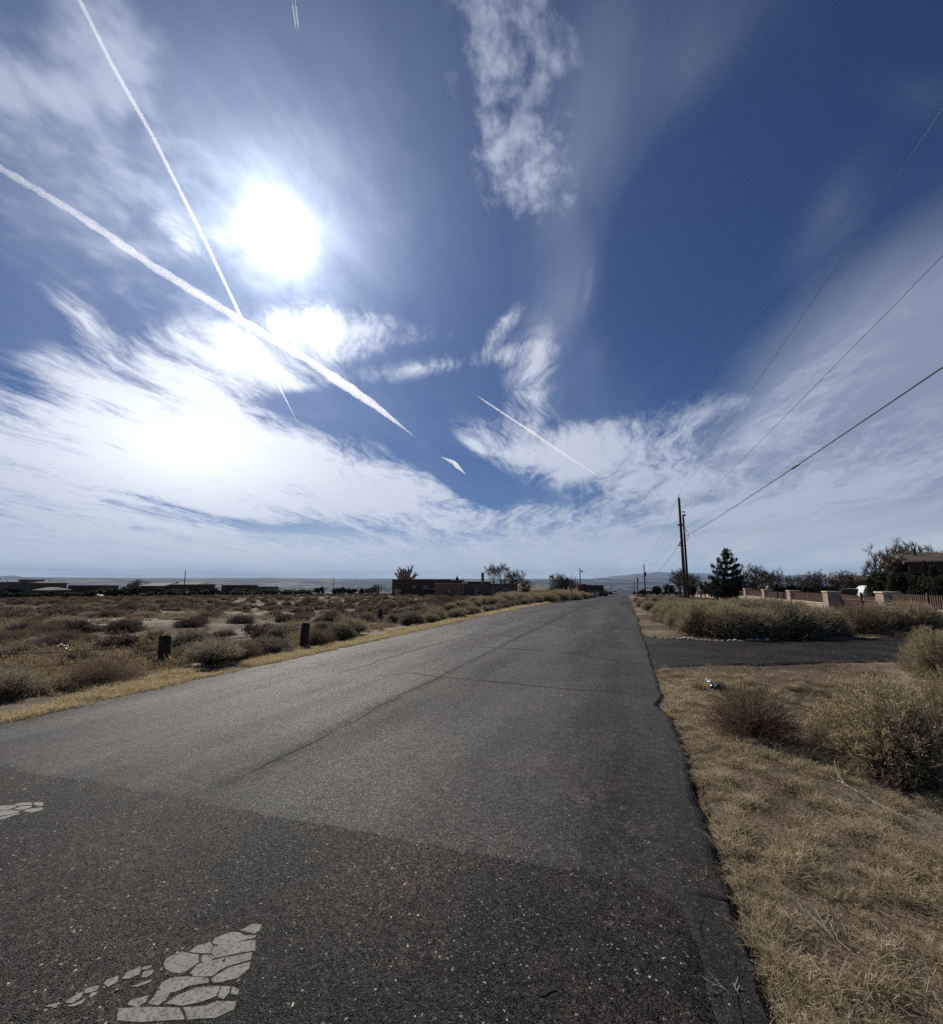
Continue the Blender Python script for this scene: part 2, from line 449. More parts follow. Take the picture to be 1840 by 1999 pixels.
def mat_asphalt(name, old):
    m, t, o = material(name)
    P = pos(t)
    sx = t.node('ShaderNodeSeparateXYZ'); t.put(sx.inputs[0], P)
    sc = 125.0 if old else 165.0
    cellc = t.voro(P, sc, 'F1', 'Color')
    dist = t.voro(P, sc, 'F1', 'Distance')
    sc2 = t.node('ShaderNodeSeparateColor'); t.put(sc2.inputs[0], cellc)
    cell, cell2 = sc2.outputs[0], sc2.outputs[1]
    big = t.noise(P, 0.55, 4, 0.6)
    mid = t.noise(P, 5.0, 4, 0.6)
    grain = t.noise(P, 60, 3, 0.6)
    if old:
        stone = t.mix(t.math('POWER', cell, 2.0), (0.006, 0.0057, 0.0053), (0.044, 0.040, 0.037))
        bind = (0.005, 0.005, 0.005)
    else:
        stone = t.mix(cell, (0.014, 0.014, 0.0145), (0.076, 0.073, 0.068))
        bind = (0.008, 0.008, 0.0083)
    colr = t.mix(t.smooth(dist, 0.30, 0.62), stone, bind)
    red = t.math('MULTIPLY', t.smooth(cell2, 0.55, 0.8), t.smooth(t.noise(P, 0.9, 3, 0.5), 0.40, 0.62))
    colr = t.mix(t.math('MULTIPLY', red, 0.8), colr, (0.060, 0.039, 0.034))
    colr = t.mix(t.smooth(cell2, 0.984 if old else 0.975, 0.992), colr, (0.20, 0.19, 0.17))  # pale stones, their brightness painting in small sun glints
    colr = t.mix(1.0, colr, t.mix(t.smooth(big, 0.3, 0.7), (0.80, 0.80, 0.80), (1.16, 1.15, 1.13)), 'MULTIPLY')
    specv = 0.10 if old else 0.15
    colr = t.mix(1.0, colr, t.mix(t.smooth(mid, 0.3, 0.7), (0.9, 0.9, 0.9), (1.1, 1.1, 1.1)), 'MULTIPLY')
    for sc_, k_ in ((60.0, 0.75), (24.0, 0.55), (9.0, 0.30), (1.3, 0.16)):
        g_ = t.noise(P, sc_, 2, 0.7)
        colr = t.mix(1.0, colr, t.mix(t.smooth(g_, 0.32, 0.68), (1 - k_, 1 - k_, 1 - k_), (1 + k_, 1 + k_, 1 + k_)), 'MULTIPLY')
    if not old:
        # worn oily band along the middle joint, darker outer strips
        wob = t.math('MULTIPLY_ADD', t.math('SUBTRACT', t.noise(P, 0.7, 3, 0.5), 0.5), 0.22, sx.outputs[0])
        band = t.smooth(t.math('ABSOLUTE', t.math('ADD', wob, 3.05)), 0.02, 0.19, 0.42, 0.0)
        band = t.math('MULTIPLY', band, t.smooth(mid, 0.25, 0.6))
        colr = t.mix(band, colr, (0.0035, 0.0035, 0.0037))
        specv = t.math('MULTIPLY', 0.15, t.math('SUBTRACT', 1.0, band))
        specv = t.math('MULTIPLY', specv, t.lin(t.noise(t.mapping(P, scale=(1.0, 0.12, 1)), 1.0, 4, 0.6), 0.3, 0.7, 0.45, 1.5))
        edge = t.smooth(wob, 0.0, 0.35, 0.0, 0.28)
        colr = t.mix(edge, colr, (0.024, 0.022, 0.021))
        edge2 = t.smooth(wob, -6.85, -6.4, 0.40, 0.0)
        colr = t.mix(edge2, colr, (0.028, 0.027, 0.027))
        wheel = t.smooth(t.math('ABSOLUTE', t.math('ADD', wob, 1.5)), 0.1, 0.7, 0.12, 0.0)
        colr = t.mix(wheel, colr, (0.10, 0.10, 0.10))
        lanes = t.noise(t.mapping(P, scale=(1.0, 0.10, 1)), 1.1, 4, 0.6)
        colr = t.mix(1.0, colr, t.mix(t.smooth(lanes, 0.35, 0.65), (0.80, 0.80, 0.80), (1.18, 1.18, 1.18)), 'MULTIPLY')
    h = t.math('MULTIPLY', t.smooth(dist, 0.15, 0.7, 1.0, 0.0), t.math('MULTIPLY_ADD', cell, 0.7, 0.3))
    h = t.math('ADD', h, t.math('MULTIPLY', grain, 0.25))
    # every stone face tilted its own way, so that some glint at the sun
    tilt = t.vmath('SCALE', t.vmath('SUBTRACT', cellc, (0.5, 0.5, 0.5)), s=0.80 if old else 0.55)
    nrm = t.node('ShaderNodeNewGeometry').outputs['Normal']
    nn = t.vmath('NORMALIZE', t.vmath('ADD', nrm, tilt))
    p = t.node('ShaderNodeBsdfPrincipled')
    t.put(p.inputs['Base Color'], colr)
    t.put(p.inputs['Roughness'], t.lin(cell2, 0, 1, 0.42, 0.85))
    t.put(p.inputs['Specular IOR Level'], specv)
    b = t.node('ShaderNodeBump'); b.inputs['Strength'].default_value = 0.75; b.inputs['Distance'].default_value = 0.005
    t.put(b.inputs['Height'], h); t.l.new(nn, b.inputs['Normal']); t.l.new(b.outputs[0], p.inputs['Normal'])
    t.l.new(p.outputs[0], o.inputs[0])
    return m

def mat_ground():
    m, t, o = material('dry_soil')
    P = pos(t)
    sx = t.node('ShaderNodeSeparateXYZ'); t.put(sx.inputs[0], P)
    a = t.noise(P, 0.22, 5, 0.6); b = t.noise(P, 1.7, 5, 0.62); c = t.noise(P, 24, 4, 0.65); f = t.noise(P, 150, 3, 0.7)
    soil = t.mix(t.smooth(b, 0.35, 0.68), (0.060, 0.041, 0.028), (0.150, 0.110, 0.074))
    soil = t.mix(t.smooth(a, 0.45, 0.58), soil, (0.29, 0.245, 0.185))
    soil = t.mix(t.math('MULTIPLY', t.smooth(c, 0.42, 0.62), 0.55), soil, (0.080, 0.055, 0.036))
    soil = t.mix(1.0, soil, t.mix(f, (0.6, 0.6, 0.6), (1.35, 1.35, 1.35)), 'MULTIPLY')
    # far away: valley floor and mesa with faint bands of scrub, fields and town, haze blue painted into the dark tones
    d = t.vmath('LENGTH', P)
    far = t.mix(t.smooth(t.noise(t.mapping(P, scale=(1, 1, 0)), 0.0011, 7, 0.65), 0.40, 0.62), (0.014, 0.018, 0.022), (0.20, 0.19, 0.165))
    far = t.mix(t.smooth(t.noise(t.mapping(P, scale=(1, 1, 0)), 0.00028, 4, 0.6), 0.46, 0.56), far, (0.020, 0.025, 0.032))
    colr = t.mix(t.smooth(d, 300, 1500), soil, far)
    h = t.math('ADD', t.math('MULTIPLY', c, 1.0), t.math('MULTIPLY', f, 0.45))
    principled(t, o, colr, 0.95, 0.1, h, 0.6, 0.02)
    return m

def mat_plant(name, cols, trans=0.35, tip=None, rough=0.75, spec=0.2):
    """cols: two colours of the plant; the 'tint' attribute runs 0 at the base to 1 at the tips"""
    m, t, o = material(name)
    oi = t.node('ShaderNodeObjectInfo').outputs['Random']
    at_ = t.node('ShaderNodeAttribute', attribute_name='tint').outputs['Fac']
    n = t.noise(pos(t), 3.0, 3, 0.6)
    k = t.math('ADD', t.math('MULTIPLY', oi, 0.5), t.math('MULTIPLY', n, 0.5))
    c = t.mix(t.smooth(k, 0.25, 0.75), cols[0], cols[1])
    if tip is not None: c = t.mix(t.math('MULTIPLY', t.smooth(at_, 0.4, 1.0), 1.0), c, tip)  # pale tips; the darker base also paints in shade inside the plant
    isl = t.node('ShaderNodeNewGeometry').outputs['Random Per Island']
    c = t.mix(1.0, c, t.mix(isl, (0.65, 0.65, 0.65), (1.35, 1.32, 1.25)), 'MULTIPLY')
    p = t.node('ShaderNodeBsdfPrincipled')
    t.put(p.inputs['Base Color'], c); t.put(p.inputs['Roughness'], rough); t.put(p.inputs['Specular IOR Level'], spec)
    tr = t.node('ShaderNodeBsdfTranslucent'); t.put(tr.inputs[0], c)
    mx = t.node('ShaderNodeMixShader'); mx.inputs[0].default_value = trans
    t.l.new(p.outputs[0], mx.inputs[1]); t.l.new(tr.outputs[0], mx.inputs[2]); t.l.new(mx.outputs[0], o.inputs[0])
    return m

M = {}
M['ground'] = mat_ground()
M['old_asphalt'] = mat_asphalt('old_asphalt', True)
M['new_asphalt'] = mat_asphalt('new_asphalt', False)
M['chamisa'] = mat_plant('chamisa_stems', ((0.075, 0.062, 0.040), (0.120, 0.096, 0.058)), 0.30, (0.46, 0.39, 0.26))  # dark base colours carry painted shade of the bush's inside
M['seed'] = mat_plant('straw_seed_heads', ((0.36, 0.28, 0.13), (0.42, 0.35, 0.21)), 0.4)
M['sage'] = mat_plant('sage_stems', ((0.095, 0.088, 0.068), (0.145, 0.128, 0.094)), 0.3, (0.27, 0.240, 0.170))
M['wispy'] = mat_plant('wispy_stems', ((0.105, 0.092, 0.064), (0.165, 0.145, 0.100)), 0.35, (0.38, 0.33, 0.225))
M['brown'] = mat_plant('brown_stems', ((0.098, 0.066, 0.048), (0.155, 0.108, 0.074)), 0.3, (0.20, 0.145, 0.095))
M['dark_scrub'] = mat_plant('dark_scrub_stems', ((0.052, 0.041, 0.038), (0.100, 0.078, 0.070)), 0.2, (0.135, 0.105, 0.09))
M['grass'] = mat_plant('dry_grass', ((0.22, 0.172, 0.104), (0.36, 0.300, 0.190)), 0.42, (0.70, 0.61, 0.43))
M['straw'] = mat_plant('straw', ((0.17, 0.125, 0.080), (0.44, 0.36, 0.245)), 0.2)
M['needles'] = mat_plant('pine_needles', ((0.020, 0.034, 0.020), (0.036, 0.052, 0.028)), 0.15)
M['evergreen'] = mat_plant('evergreen_leaves', ((0.022, 0.028, 0.018), (0.042, 0.048, 0.028)), 0.15)
M['dead_wood'] = simple('dead_wood', (0.42, 0.36, 0.27), 0.8)

def mat_bark(name, c):
    m, t, o = material(name)
    n = t.noise(t.mapping(objc(t), scale=(6, 6, 1)), 3, 5, 0.65)
    principled(t, o, t.mix(t.smooth(n, 0.3, 0.7), tuple(q * 0.55 for q in c), tuple(q * 1.4 for q in c)), 0.9, 0.15, n, 0.6, 0.01)
    return m
M['bark'] = mat_bark('grey_bark', (0.13, 0.105, 0.082))
M['pale_bark'] = mat_bark('pale_bark', (0.34, 0.29, 0.23))
M['pole'] = mat_bark('creosoted_pole_wood', (0.055, 0.038, 0.027))
M['post'] = mat_bark('weathered_post_wood', (0.050, 0.038, 0.030))

def mat_stucco(name, c, var=0.18):
    m, t, o = material(name)
    n = t.noise(objc(t), 1.3, 5, 0.6); f = t.noise(objc(t), 45, 4, 0.6)
    drip = t.noise(t.mapping(objc(t), scale=(5, 5, 0.6)), 1.6, 5, 0.6)
    cc = t.mix(t.smooth(n, 0.3, 0.7), tuple(q * (1 - var) for q in c), tuple(q * (1 + var) for q in c))
    cc = t.mix(t.math('MULTIPLY', t.smooth(drip, 0.55, 0.75), 0.35), cc, tuple(q * 0.5 for q in c))
    principled(t, o, cc, 0.92, 0.12, f, 0.5, 0.006)
    return m
M['stucco_pink'] = mat_stucco('pink_stucco', (0.36, 0.285, 0.225))
M['stucco_cap'] = mat_stucco('pillar_cap_stucco', (0.52, 0.42, 0.34))
M['adobe_brown'] = mat_stucco('brown_adobe', (0.115, 0.072, 0.050))
M['adobe_light'] = mat_stucco('light_adobe', (0.22, 0.14, 0.105))
M['adobe_grey'] = mat_stucco('grey_adobe', (0.14, 0.12, 0.10))
M['adobe_tan'] = mat_stucco('tan_adobe', (0.25, 0.19, 0.135))
M['coping'] = mat_stucco('parapet_coping', (0.38, 0.33, 0.28))
M['roof_tile'] = simple('roof_tile', (0.075, 0.052, 0.042), 0.85, var=0.3, scale=3)
M['roof_olive'] = simple('olive_roof', (0.17, 0.16, 0.12), 0.85)
M['roof_pale'] = simple('pale_roof', (0.12, 0.11, 0.10), 0.85)
M['picket'] = simple('picket_wood', (0.105, 0.062, 0.044), 0.7, var=0.35, scale=2)
M['metal'] = simple('galvanised_metal', (0.42, 0.43, 0.44), 0.4, 0.5, 0.12, metal=0.8)
M['dark_metal'] = simple('dark_metal', (0.035, 0.035, 0.038), 0.5, 0.4)
M['wire'] = simple('wire', (0.05, 0.05, 0.055), 0.5, 0.4)
M['rust_wire'] = simple('rusty_wire', (0.10, 0.06, 0.045), 0.7, 0.3)
M['ceramic'] = simple('insulator_ceramic', (0.62, 0.62, 0.60), 0.25, 0.5, 0.05)
M['white_paint'] = simple('white_vehicle_paint', (0.78, 0.78, 0.77), 0.3, 0.5, 0.04)
M['silver_paint'] = simple('silver_vehicle_paint', (0.34, 0.35, 0.36), 0.3, 0.5, 0.05)
M['dark_paint'] = simple('dark_vehicle_paint', (0.03, 0.032, 0.036), 0.25, 0.5, 0.05)
M['tyre'] = simple('tyre_rubber', (0.022, 0.022, 0.022), 0.85)
M['glass'] = simple('dark_glass', (0.03, 0.035, 0.04), 0.08, 0.6, 0.05, bs=0.0)
M['window'] = simple('window_glass', (0.10, 0.11, 0.12), 0.12, 0.6, 0.05, bs=0.0)
M['lamp'] = simple('lamp_lens', (0.75, 0.72, 0.62), 0.2, 0.5, 0.03)
M['black_plastic'] = simple('black_plastic', (0.018, 0.018, 0.02), 0.22, 0.6)
M['white_plastic'] = simple('white_plastic', (0.7, 0.7, 0.7), 0.35, 0.5)
M['stone'] = simple('pale_stone', (0.36, 0.33, 0.28), 0.85, var=0.3, scale=8)
M['tar'] = simple('tar_crack', (0.010, 0.010, 0.010), 0.8, 0.2)
M['flag'] = simple('faded_flag_cloth', (0.16, 0.10, 0.12), 0.8)

def mat_marking():
    m, t, o = material('worn_road_paint')
    P = pos(t)
    n = t.noise(P, 14, 5, 0.65); f = t.noise(P, 120, 4, 0.7); s = t.noise(t.mapping(P, rot=(0, 0, 0.6), scale=(1, 4, 1)), 9, 4, 0.6, 1.2)
    c = t.mix(t.smooth(n, 0.3, 0.7), (0.15, 0.145, 0.127), (0.23, 0.22, 0.193))
    c = t.mix(t.math('MULTIPLY', t.smooth(f, 0.60, 0.72), 0.75), c, (0.12, 0.115, 0.10))
    c = t.mix(t.smooth(s, 0.62, 0.72), c, (0.12, 0.115, 0.10))
    c = t.mix(t.math('MULTIPLY', t.smooth(t.noise(P, 75, 4, 0.75), 0.51, 0.58), 0.85), c, (0.045, 0.043, 0.04))
    principled(t, o, c, 0.75, 0.3, t.math('ADD', t.math('MULTIPLY', f, 0.5), s), 0.5, 0.003)
    return m
M['marking'] = mat_marking()

# ------------------------------------------------------------------ ground, road, driveway
def graded(lo, hi, d0, d1, step, g=1.09, far=None):
    a = list(np.arange(lo, hi + 1e-6, step))
    s = step; v = hi
    while v < d1: s *= g; v += s; a.append(v)
    s = step; v = lo
    while v > d0: s *= g; v -= s; a.insert(0, v)
    return np.array(a)
gx = graded(-12, 9, -42000, 42000, 0.13)
gy = graded(1.0, 16, -30000, 42000, 0.13)
X, Y = np.meshgrid(gx, gy)
Z = ground(X, Y)
n0, n1 = X.shape
idx = np.arange(n0 * n1).reshape(n0, n1)
quads = np.stack([idx[:-1, :-1], idx[:-1, 1:], idx[1:, 1:], idx[1:, :-1]], -1).reshape(-1, 4)
gme = mesh_np('ground', np.stack([X, Y, Z], -1).reshape(-1, 3), quads, [M['ground']], smooth=True)
tag(link('ground', gme), kind='structure')

def strip(name, ys, xl, xr, lift, thick, mat, nx=24, crown=0.04):
    """a sheet of paving with an edge that stands proud of the soil"""
    rows = []
    for y, a, b in zip(ys, xl, xr):
        x = np.linspace(a, b, nx)
        z = grade(x, np.full(nx, y)) + lift + crown * (1 - ((x - (a + b) / 2) / ((b - a) / 2 + 1e-6)) ** 2) * (1 if crown else 0)
        top = np.stack([x, np.full(nx, y), z], -1)
        lft = np.array([[a - 0.012, y, z[0] - thick]]); rgt = np.array([[b + 0.012, y, z[-1] - thick]])
        rows.append(np.concatenate([lft, top, rgt]))
    V = np.array(rows); n, m_ = V.shape[:2]
    idx = np.arange(n * m_).reshape(n, m_)
    q = np.stack([idx[:-1, :-1], idx[:-1, 1:], idx[1:, 1:], idx[1:, :-1]], -1).reshape(-1, 4)
    return mesh_np(name, V.reshape(-1, 3), q, [mat], smooth=True)
ys = np.concatenate([np.arange(-8, 30, 0.05), np.arange(30, 90, 0.5), np.arange(90, 330, 3)])
road = tag(link('road', strip('road', ys, road_edge(ys, -1), road_edge(ys, 1), 0.018, 0.10, M['old_asphalt'])), kind='structure')
# newer overlay: starts at a straight joint in front of the camera, with a tongue along the right edge
def overlay_sheet():
    V, Q = [], []
    yy = np.concatenate([np.arange(-8, 30, 0.05), np.arange(30, 90, 0.5), np.arange(90, 330, 3)])
    xs_n = 160
    def zc(x, y):
        a, b = ROAD_L, ROAD_R
        return grade(x, y) + 0.018 + 0.04 * (1 - ((x - (a + b) / 2) / ((b - a) / 2)) ** 2) + 0.003
    def sheet(rows):
        V_ = np.array(rows); n, m_ = V_.shape[:2]
        idx = np.arange(n * m_).reshape(n, m_)
        return V_.reshape(-1, 3), np.stack([idx[:-1, :-1], idx[:-1, 1:], idx[1:, 1:], idx[1:, :-1]], -1).reshape(-1, 4)
    def row(l, r, y, wob):
        x = np.linspace(l, r, xs_n); yv = np.full(xs_n, y)
        if wob > 0:
            k_ = wob * sstep(x, 0.16, 0.0)
            yv = yv + k_ * (0.06 * fbm(x, x * 0, 1.2, 3, 3) + 0.035 * fbm(x, x * 0, 9.0, 3, 6))
        z = zc(x, yv)
        return [[l - 0.03, yv[0], z[0] - 0.0045]], np.stack([x, yv, z], -1), [[r + 0.01, yv[-1], z[-1] - 0.03]]
    main = []
    for k, y in enumerate([v for v in yy if v > 2.86]):
        l = float(road_edge(y, -1)) + 0.02; r = float(road_edge(y, 1)) - 0.02
        a, b, c = row(l, r, y, max(0.0, 1 - k / 12))
        if k == 0:
            low = np.concatenate([a, b, c]); low[:, 1] -= 0.035; low[:, 2] -= 0.0045; low[-6:, 1] += 0.035; low[-6:, 2] += 0.003
            main.append(low)
        main.append(np.concatenate([a, b, c]))
    tongue = []
    ty = [v for v in yy if v < 2.84] + [float(main[1][-2][1]) + 0.0]
    for y in ty:
        l = 0.245 + 0.045 * float(fbm(2.0, y, 2.5, 4, 7)) + 0.03 * float(fbm(9.0, y, 16, 3, 2))
        if y > 2.60: l -= (y - 2.60) ** 2 * 2.2
        r = float(road_edge(y, 1)) - 0.02
        a, b, c = row(l, r, y, 0)
        tongue.append(np.concatenate([a, b[::5], c]))
    V1, Q1 = sheet(main); V2, Q2 = sheet(tongue)
    return mesh_np('road_overlay', np.concatenate([V1, V2]), np.concatenate([Q1, Q2 + len(V1)]), [M['new_asphalt']], smooth=True)
tag(link('road_overlay', overlay_sheet()), kind='structure')

def poly_sheet(name, pts, lift, mat, res=0.25, rag=0.06, seed=0):
    """irregular paved area between two edge lines: pts = list of (left point, right point)"""
    rows = []
    A = [p[0] for p in pts]; B = [p[1] for p in pts]
    n = 120; m_ = 60
    def along(Pp, t):
        k = t * (len(Pp) - 1); i = min(int(k), len(Pp) - 2); f = k - i
        return Vector(Pp[i]).lerp(Vector(Pp[i + 1]), f)
    V = []
    for i in range(n):
        a = along(A, i / (n - 1)); b = along(B, i / (n - 1))
        da = rag * float(fbm(i * 0.21, seed, 1.0, 4, seed)); db = rag * float(fbm(i * 0.21, seed + 5, 1.0, 4, seed + 3))
        for j in range(m_):
            p = (a + (b - a).normalized() * da).lerp(b + (b - a).normalized() * db, j / (m_ - 1))
            V.append((p.x, p.y, 0))
    V = np.array(V)
    V[:, 2] = grade(V[:, 0], V[:, 1]) + lift
    V = V.reshape(n, m_, 3)
    V[:, 0, 2] -= 0.03; V[:, -1, 2] -= 0.03
    idx = np.arange(n * m_).reshape(n, m_)
    q = np.stack([idx[:-1, :-1], idx[:-1, 1:], idx[1:, 1:], idx[1:, :-1]], -1).reshape(-1, 4)
    return mesh_np(name, V.reshape(-1, 3), q, [mat], smooth=True)
M['drive_asphalt'] = mat_asphalt('drive_asphalt', True)
drive = tag(link('driveway', poly_sheet('driveway', list(zip(DRIVE_NEAR, DRIVE_FAR)), 0.012, M['drive_asphalt'], seed=2)), kind='structure')
# the gravelly turn-out on the left where the verge fades
tag(link('turnout', poly_sheet('turnout', [((-8.6, 30), (-6.88, 26)), ((-9.3, 36), (-6.85, 36)), ((-8.2, 44), (-6.85, 46)), ((-7.2, 52), (-6.85, 56))], 0.02, simple('gravel_turnout', (0.15, 0.13, 0.11), 0.95, var=0.4, scale=4), rag=0.3, seed=4)), kind='structure')

def road_z(x, y):
    a, b = ROAD_L, ROAD_R
    return float(grade(x, y) + 0.018 + 0.04 * (1 - ((x - (a + b) / 2) / ((b - a) / 2)) ** 2) + (0.003 if (y > 2.85 or x > 0.24) else 0.0))

# cracks: narrow dark ribbons that follow wandering lines
def crack(pts, wd, seed, jag=0.05):
    rnd = random.Random(seed)
    P = []
    for i in range(len(pts) - 1):
        a, b = Vector(pts[i]), Vector(pts[i + 1]); L = (b - a).length; n = max(2, int(L / 0.10))
        for k in range(n):
            P.append(a.lerp(b, k / n))
    P.append(Vector(pts[-1]))
    V, Fs = [], []
    for i, p in enumerate(P):
        d = (P[min(i + 1, len(P) - 1)] - P[max(i - 1, 0)]).normalized(); nrm = Vector((-d.y, d.x))
        off = jag * (float(vnoise(i * 0.35, seed, 1)) - 0.5) * 2 + jag * 0.5 * (rnd.random() - 0.5)
        ww = wd * (0.35 + 1.1 * float(vnoise(i * 0.5, seed + 7, 1))) * min(1, (i + 0.3) / 6, (len(P) - i) / 6)
        for s_ in (-1, 1):
            q = p + nrm * (off + s_ * ww / 2)
            V.append((q.x, q.y, road_z(q.x, q.y) + 0.004))
        if i: Fs.append((2 * i - 2, 2 * i, 2 * i + 1, 2 * i - 1))
    return mesh_np('crack', np.array(V), np.array(Fs), [M['tar']])
def G(px, py):
    x, y = hit(px, py); return (x, y)
CR = [
    ([G(1290, 1361), G(1230, 1359), G(1100, 1352), G(960, 1338), G(860, 1330), G(785, 1320)], 0.030),
    ([G(1282, 1301), G(1200, 1294), G(1110, 1279), G(1000, 1272), G(880, 1266)], 0.034),
    ([G(1255, 1260), G(1150, 1256), G(1010, 1247), G(850, 1239)], 0.028),
    ([G(655, 1324), G(720, 1302), G(810, 1274), G(880, 1254), G(940, 1238)], 0.026),
    ([G(640, 1262), G(820, 1270)], 0.012),
    ([G(1080, 1226), G(1240, 1229)], 0.04), ([G(1120, 1208), G(1236, 1210)], 0.05),
    ([(-3.05, 3.2), (-3.03, 5.0), (-3.07, 7.5), (-3.02, 10.0), (-3.06, 13.0), (-3.0, 18.0), (-2.95, 24.0)], 0.018),
    ([G(1345, 1765), G(1380, 1830), G(1405, 1890), G(1425, 1950), G(1440, 2010)], 0.022), ([G(1060, 1976), G(1075, 1970), G(1095, 1972)], 0.05),
    ([G(1050, 1410), G(1200, 1404), G(1330, 1412)], 0.006),
]
for i, (p, wd) in enumerate(CR):
    o = link('crack', crack(p, wd, 31 + i * 3), road)
    o['label'] = 'thin dark crack across the asphalt'

# worn white marking broken into flakes; every flake is a part
def marking(name, label, polys, th=0.0018):
    c = np.mean([hit(*q) for pl in polys for q in pl], axis=0)
    root = empty(name, (c[0], c[1], road_z(*c)))
    tag(root, label, 'road marking', 'worn white markings on the near asphalt')
    import bmesh
    for pl in polys:
        pts = [hit(*q) for q in pl]
        cc = np.mean(pts, axis=0)
        ring = []
        n = len(pts)
        rnd = random.Random(int(pl[0][0] * 7 + pl[0][1]))
        for i in range(n):          # round the corners and roughen the outline
            a, b = np.array(pts[i]), np.array(pts[(i + 1) % n])
            for t_ in (0.05, 0.28, 0.50, 0.72, 0.95):
                q = a + (b - a) * t_
                q = q + (cc - q) * (-0.045 + 0.045 * rnd.random())
                ring.append(q)
        k = len(ring)
        V = [(q[0] - c[0], q[1] - c[1], road_z(q[0], q[1]) + th - road_z(*c) - 0.001) for q in ring]
        inner = [(v[0] + (cc[0] - c[0] - v[0]) * 0.035, v[1] + (cc[1] - c[1] - v[1]) * 0.035, v[2] + 0.0008) for v in V]
        low = [(v[0], v[1], v[2] - th - 0.006) for v in V]
        verts = inner + V + low
        faces = [tuple(range(k))] + [(k + i, k + (i + 1) % k, (i + 1) % k, i) for i in range(k)] + [(2 * k + i, 2 * k + (i + 1) % k, k + (i + 1) % k, k + i) for i in range(k)]
        me = bpy.data.meshes.new('paint_flake'); me.from_pydata(verts, [], faces); me.materials.append(M['marking'])
        bm = bmesh.new(); bm.from_mesh(me); bmesh.ops.recalc_face_normals(bm, faces=bm.faces); bm.to_mesh(me); bm.free()
        link('paint_flake', me, root)
    return root
S = 700 / 1840.
def z1(*pts): return [(x * S, 1500 + y * S) for x, y in pts]
FL = [
    z1((1225, 908), (1290, 870), (1340, 868), (1325, 905), (1295, 922)),
    z1((1085, 975), (1100, 940), (1180, 915), (1225, 912), (1245, 928), (1305, 928), (1300, 942), (1200, 962), (1130, 985)),
    z1((1078, 1030), (1090, 990), (1200, 968), (1305, 948), (1300, 1010), (1240, 1018), (1100, 1052)),
    z1((962, 1018), (1000, 985), (1070, 965), (1085, 990), (1072, 1028), (1010, 1030)),
    z1((1022, 1060), (1035, 1036), (1075, 1036), (1098, 1054), (1060, 1076), (1030, 1078)),
    z1((832, 1085), (850, 1050), (925, 1022), (1010, 1036), (1012, 1075), (965, 1110), (935, 1135), (880, 1130), (838, 1108)),
    z1((970, 1130), (1010, 1085), (1130, 1052), (1282, 1022), (1278, 1060), (1150, 1100), (1075, 1145), (1000, 1145)),
    z1((1078, 1175), (1090, 1145), (1170, 1100), (1280, 1068), (1268, 1110), (1210, 1160), (1110, 1182)),
    z1((808, 1215), (825, 1180), (870, 1160), (960, 1146), (1060, 1160), (1058, 1182), (960, 1195), (890, 1232), (835, 1230)),
    z1((840, 1300), (900, 1250), (1000, 1208), (1120, 1198), (1105, 1250), (1020, 1290), (930, 1304)),
    z1((1112, 1260), (1128, 1200), (1175, 1196), (1170, 1235), (1140, 1268)),
    z1((1176, 1238), (1185, 1202), (1222, 1215), (1215, 1238)),
    z1((750, 1300), (790, 1240), (800, 1222), (865, 1238), (840, 1280), (800, 1302)),
    z1((645, 1308), (660, 1280), (750, 1248), (738, 1290), (700, 1310)),
    z1((930, 1318), (1040, 1300), (1110, 1282), (1205, 1276), (1190, 1318), (1100, 1370), (960, 1380)),
    z1((600, 1322), (700, 1316), (760, 1312), (905, 1314), (935, 1380), (700, 1400), (590, 1390)),
    z1((615, 1165), (640, 1135), (715, 1102), (705, 1140), (650, 1168)),
    z1((715, 1112), (730, 1100), (772, 1088), (765, 1106), (735, 1118)),
    z1((715, 1155), (730, 1125), (782, 1112), (770, 1138), (740, 1155)),
    z1((665, 1212), (720, 1180), (775, 1162), (760, 1182), (700, 1210)),
    z1((520, 1195), (545, 1165), (602, 1150), (590, 1182), (545, 1205)),
    z1((418, 1240), (430, 1218), (500, 1202), (490, 1226), (440, 1245)),
    z1((445, 1265), (455, 1245), (490, 1232), (480, 1255)),
    z1((320, 1300), (350, 1268), (415, 1238), (410, 1262), (360, 1292)),
    z1((330, 1310), (375, 1292), (430, 1270), (412, 1300), (370, 1318)),
    z1((210, 1318), (240, 1302), (290, 1298), (275, 1325)),
]
marking('road_marking', 'large worn white marking broken into jagged flakes at the bottom edge of the road', FL)
FL2 = [
    z1((60, 238), (80, 226), (150, 222), (160, 232), (100, 238)), z1((165, 236), (168, 222), (214, 221), (214, 240), (190, 244)),
    z1((-60, 262), (-10, 238), (50, 232), (80, 243), (30, 262)), z1((60, 256), (95, 242), (155, 238), (150, 250), (100, 262)),
    z1((110, 268), (130, 256), (210, 246), (214, 262), (150, 278)), z1((-80, 300), (-40, 268), (50, 264), (95, 268), (70, 280), (0, 292)),
    z1((-60, 318), (0, 298), (80, 284), (110, 282), (60, 294), (10, 310)), z1((-120, 300), (-100, 268), (-60, 268), (-60, 300)),
]
marking('road_marking', 'short worn white marking with fine cracks at the left end of the near asphalt', FL2)

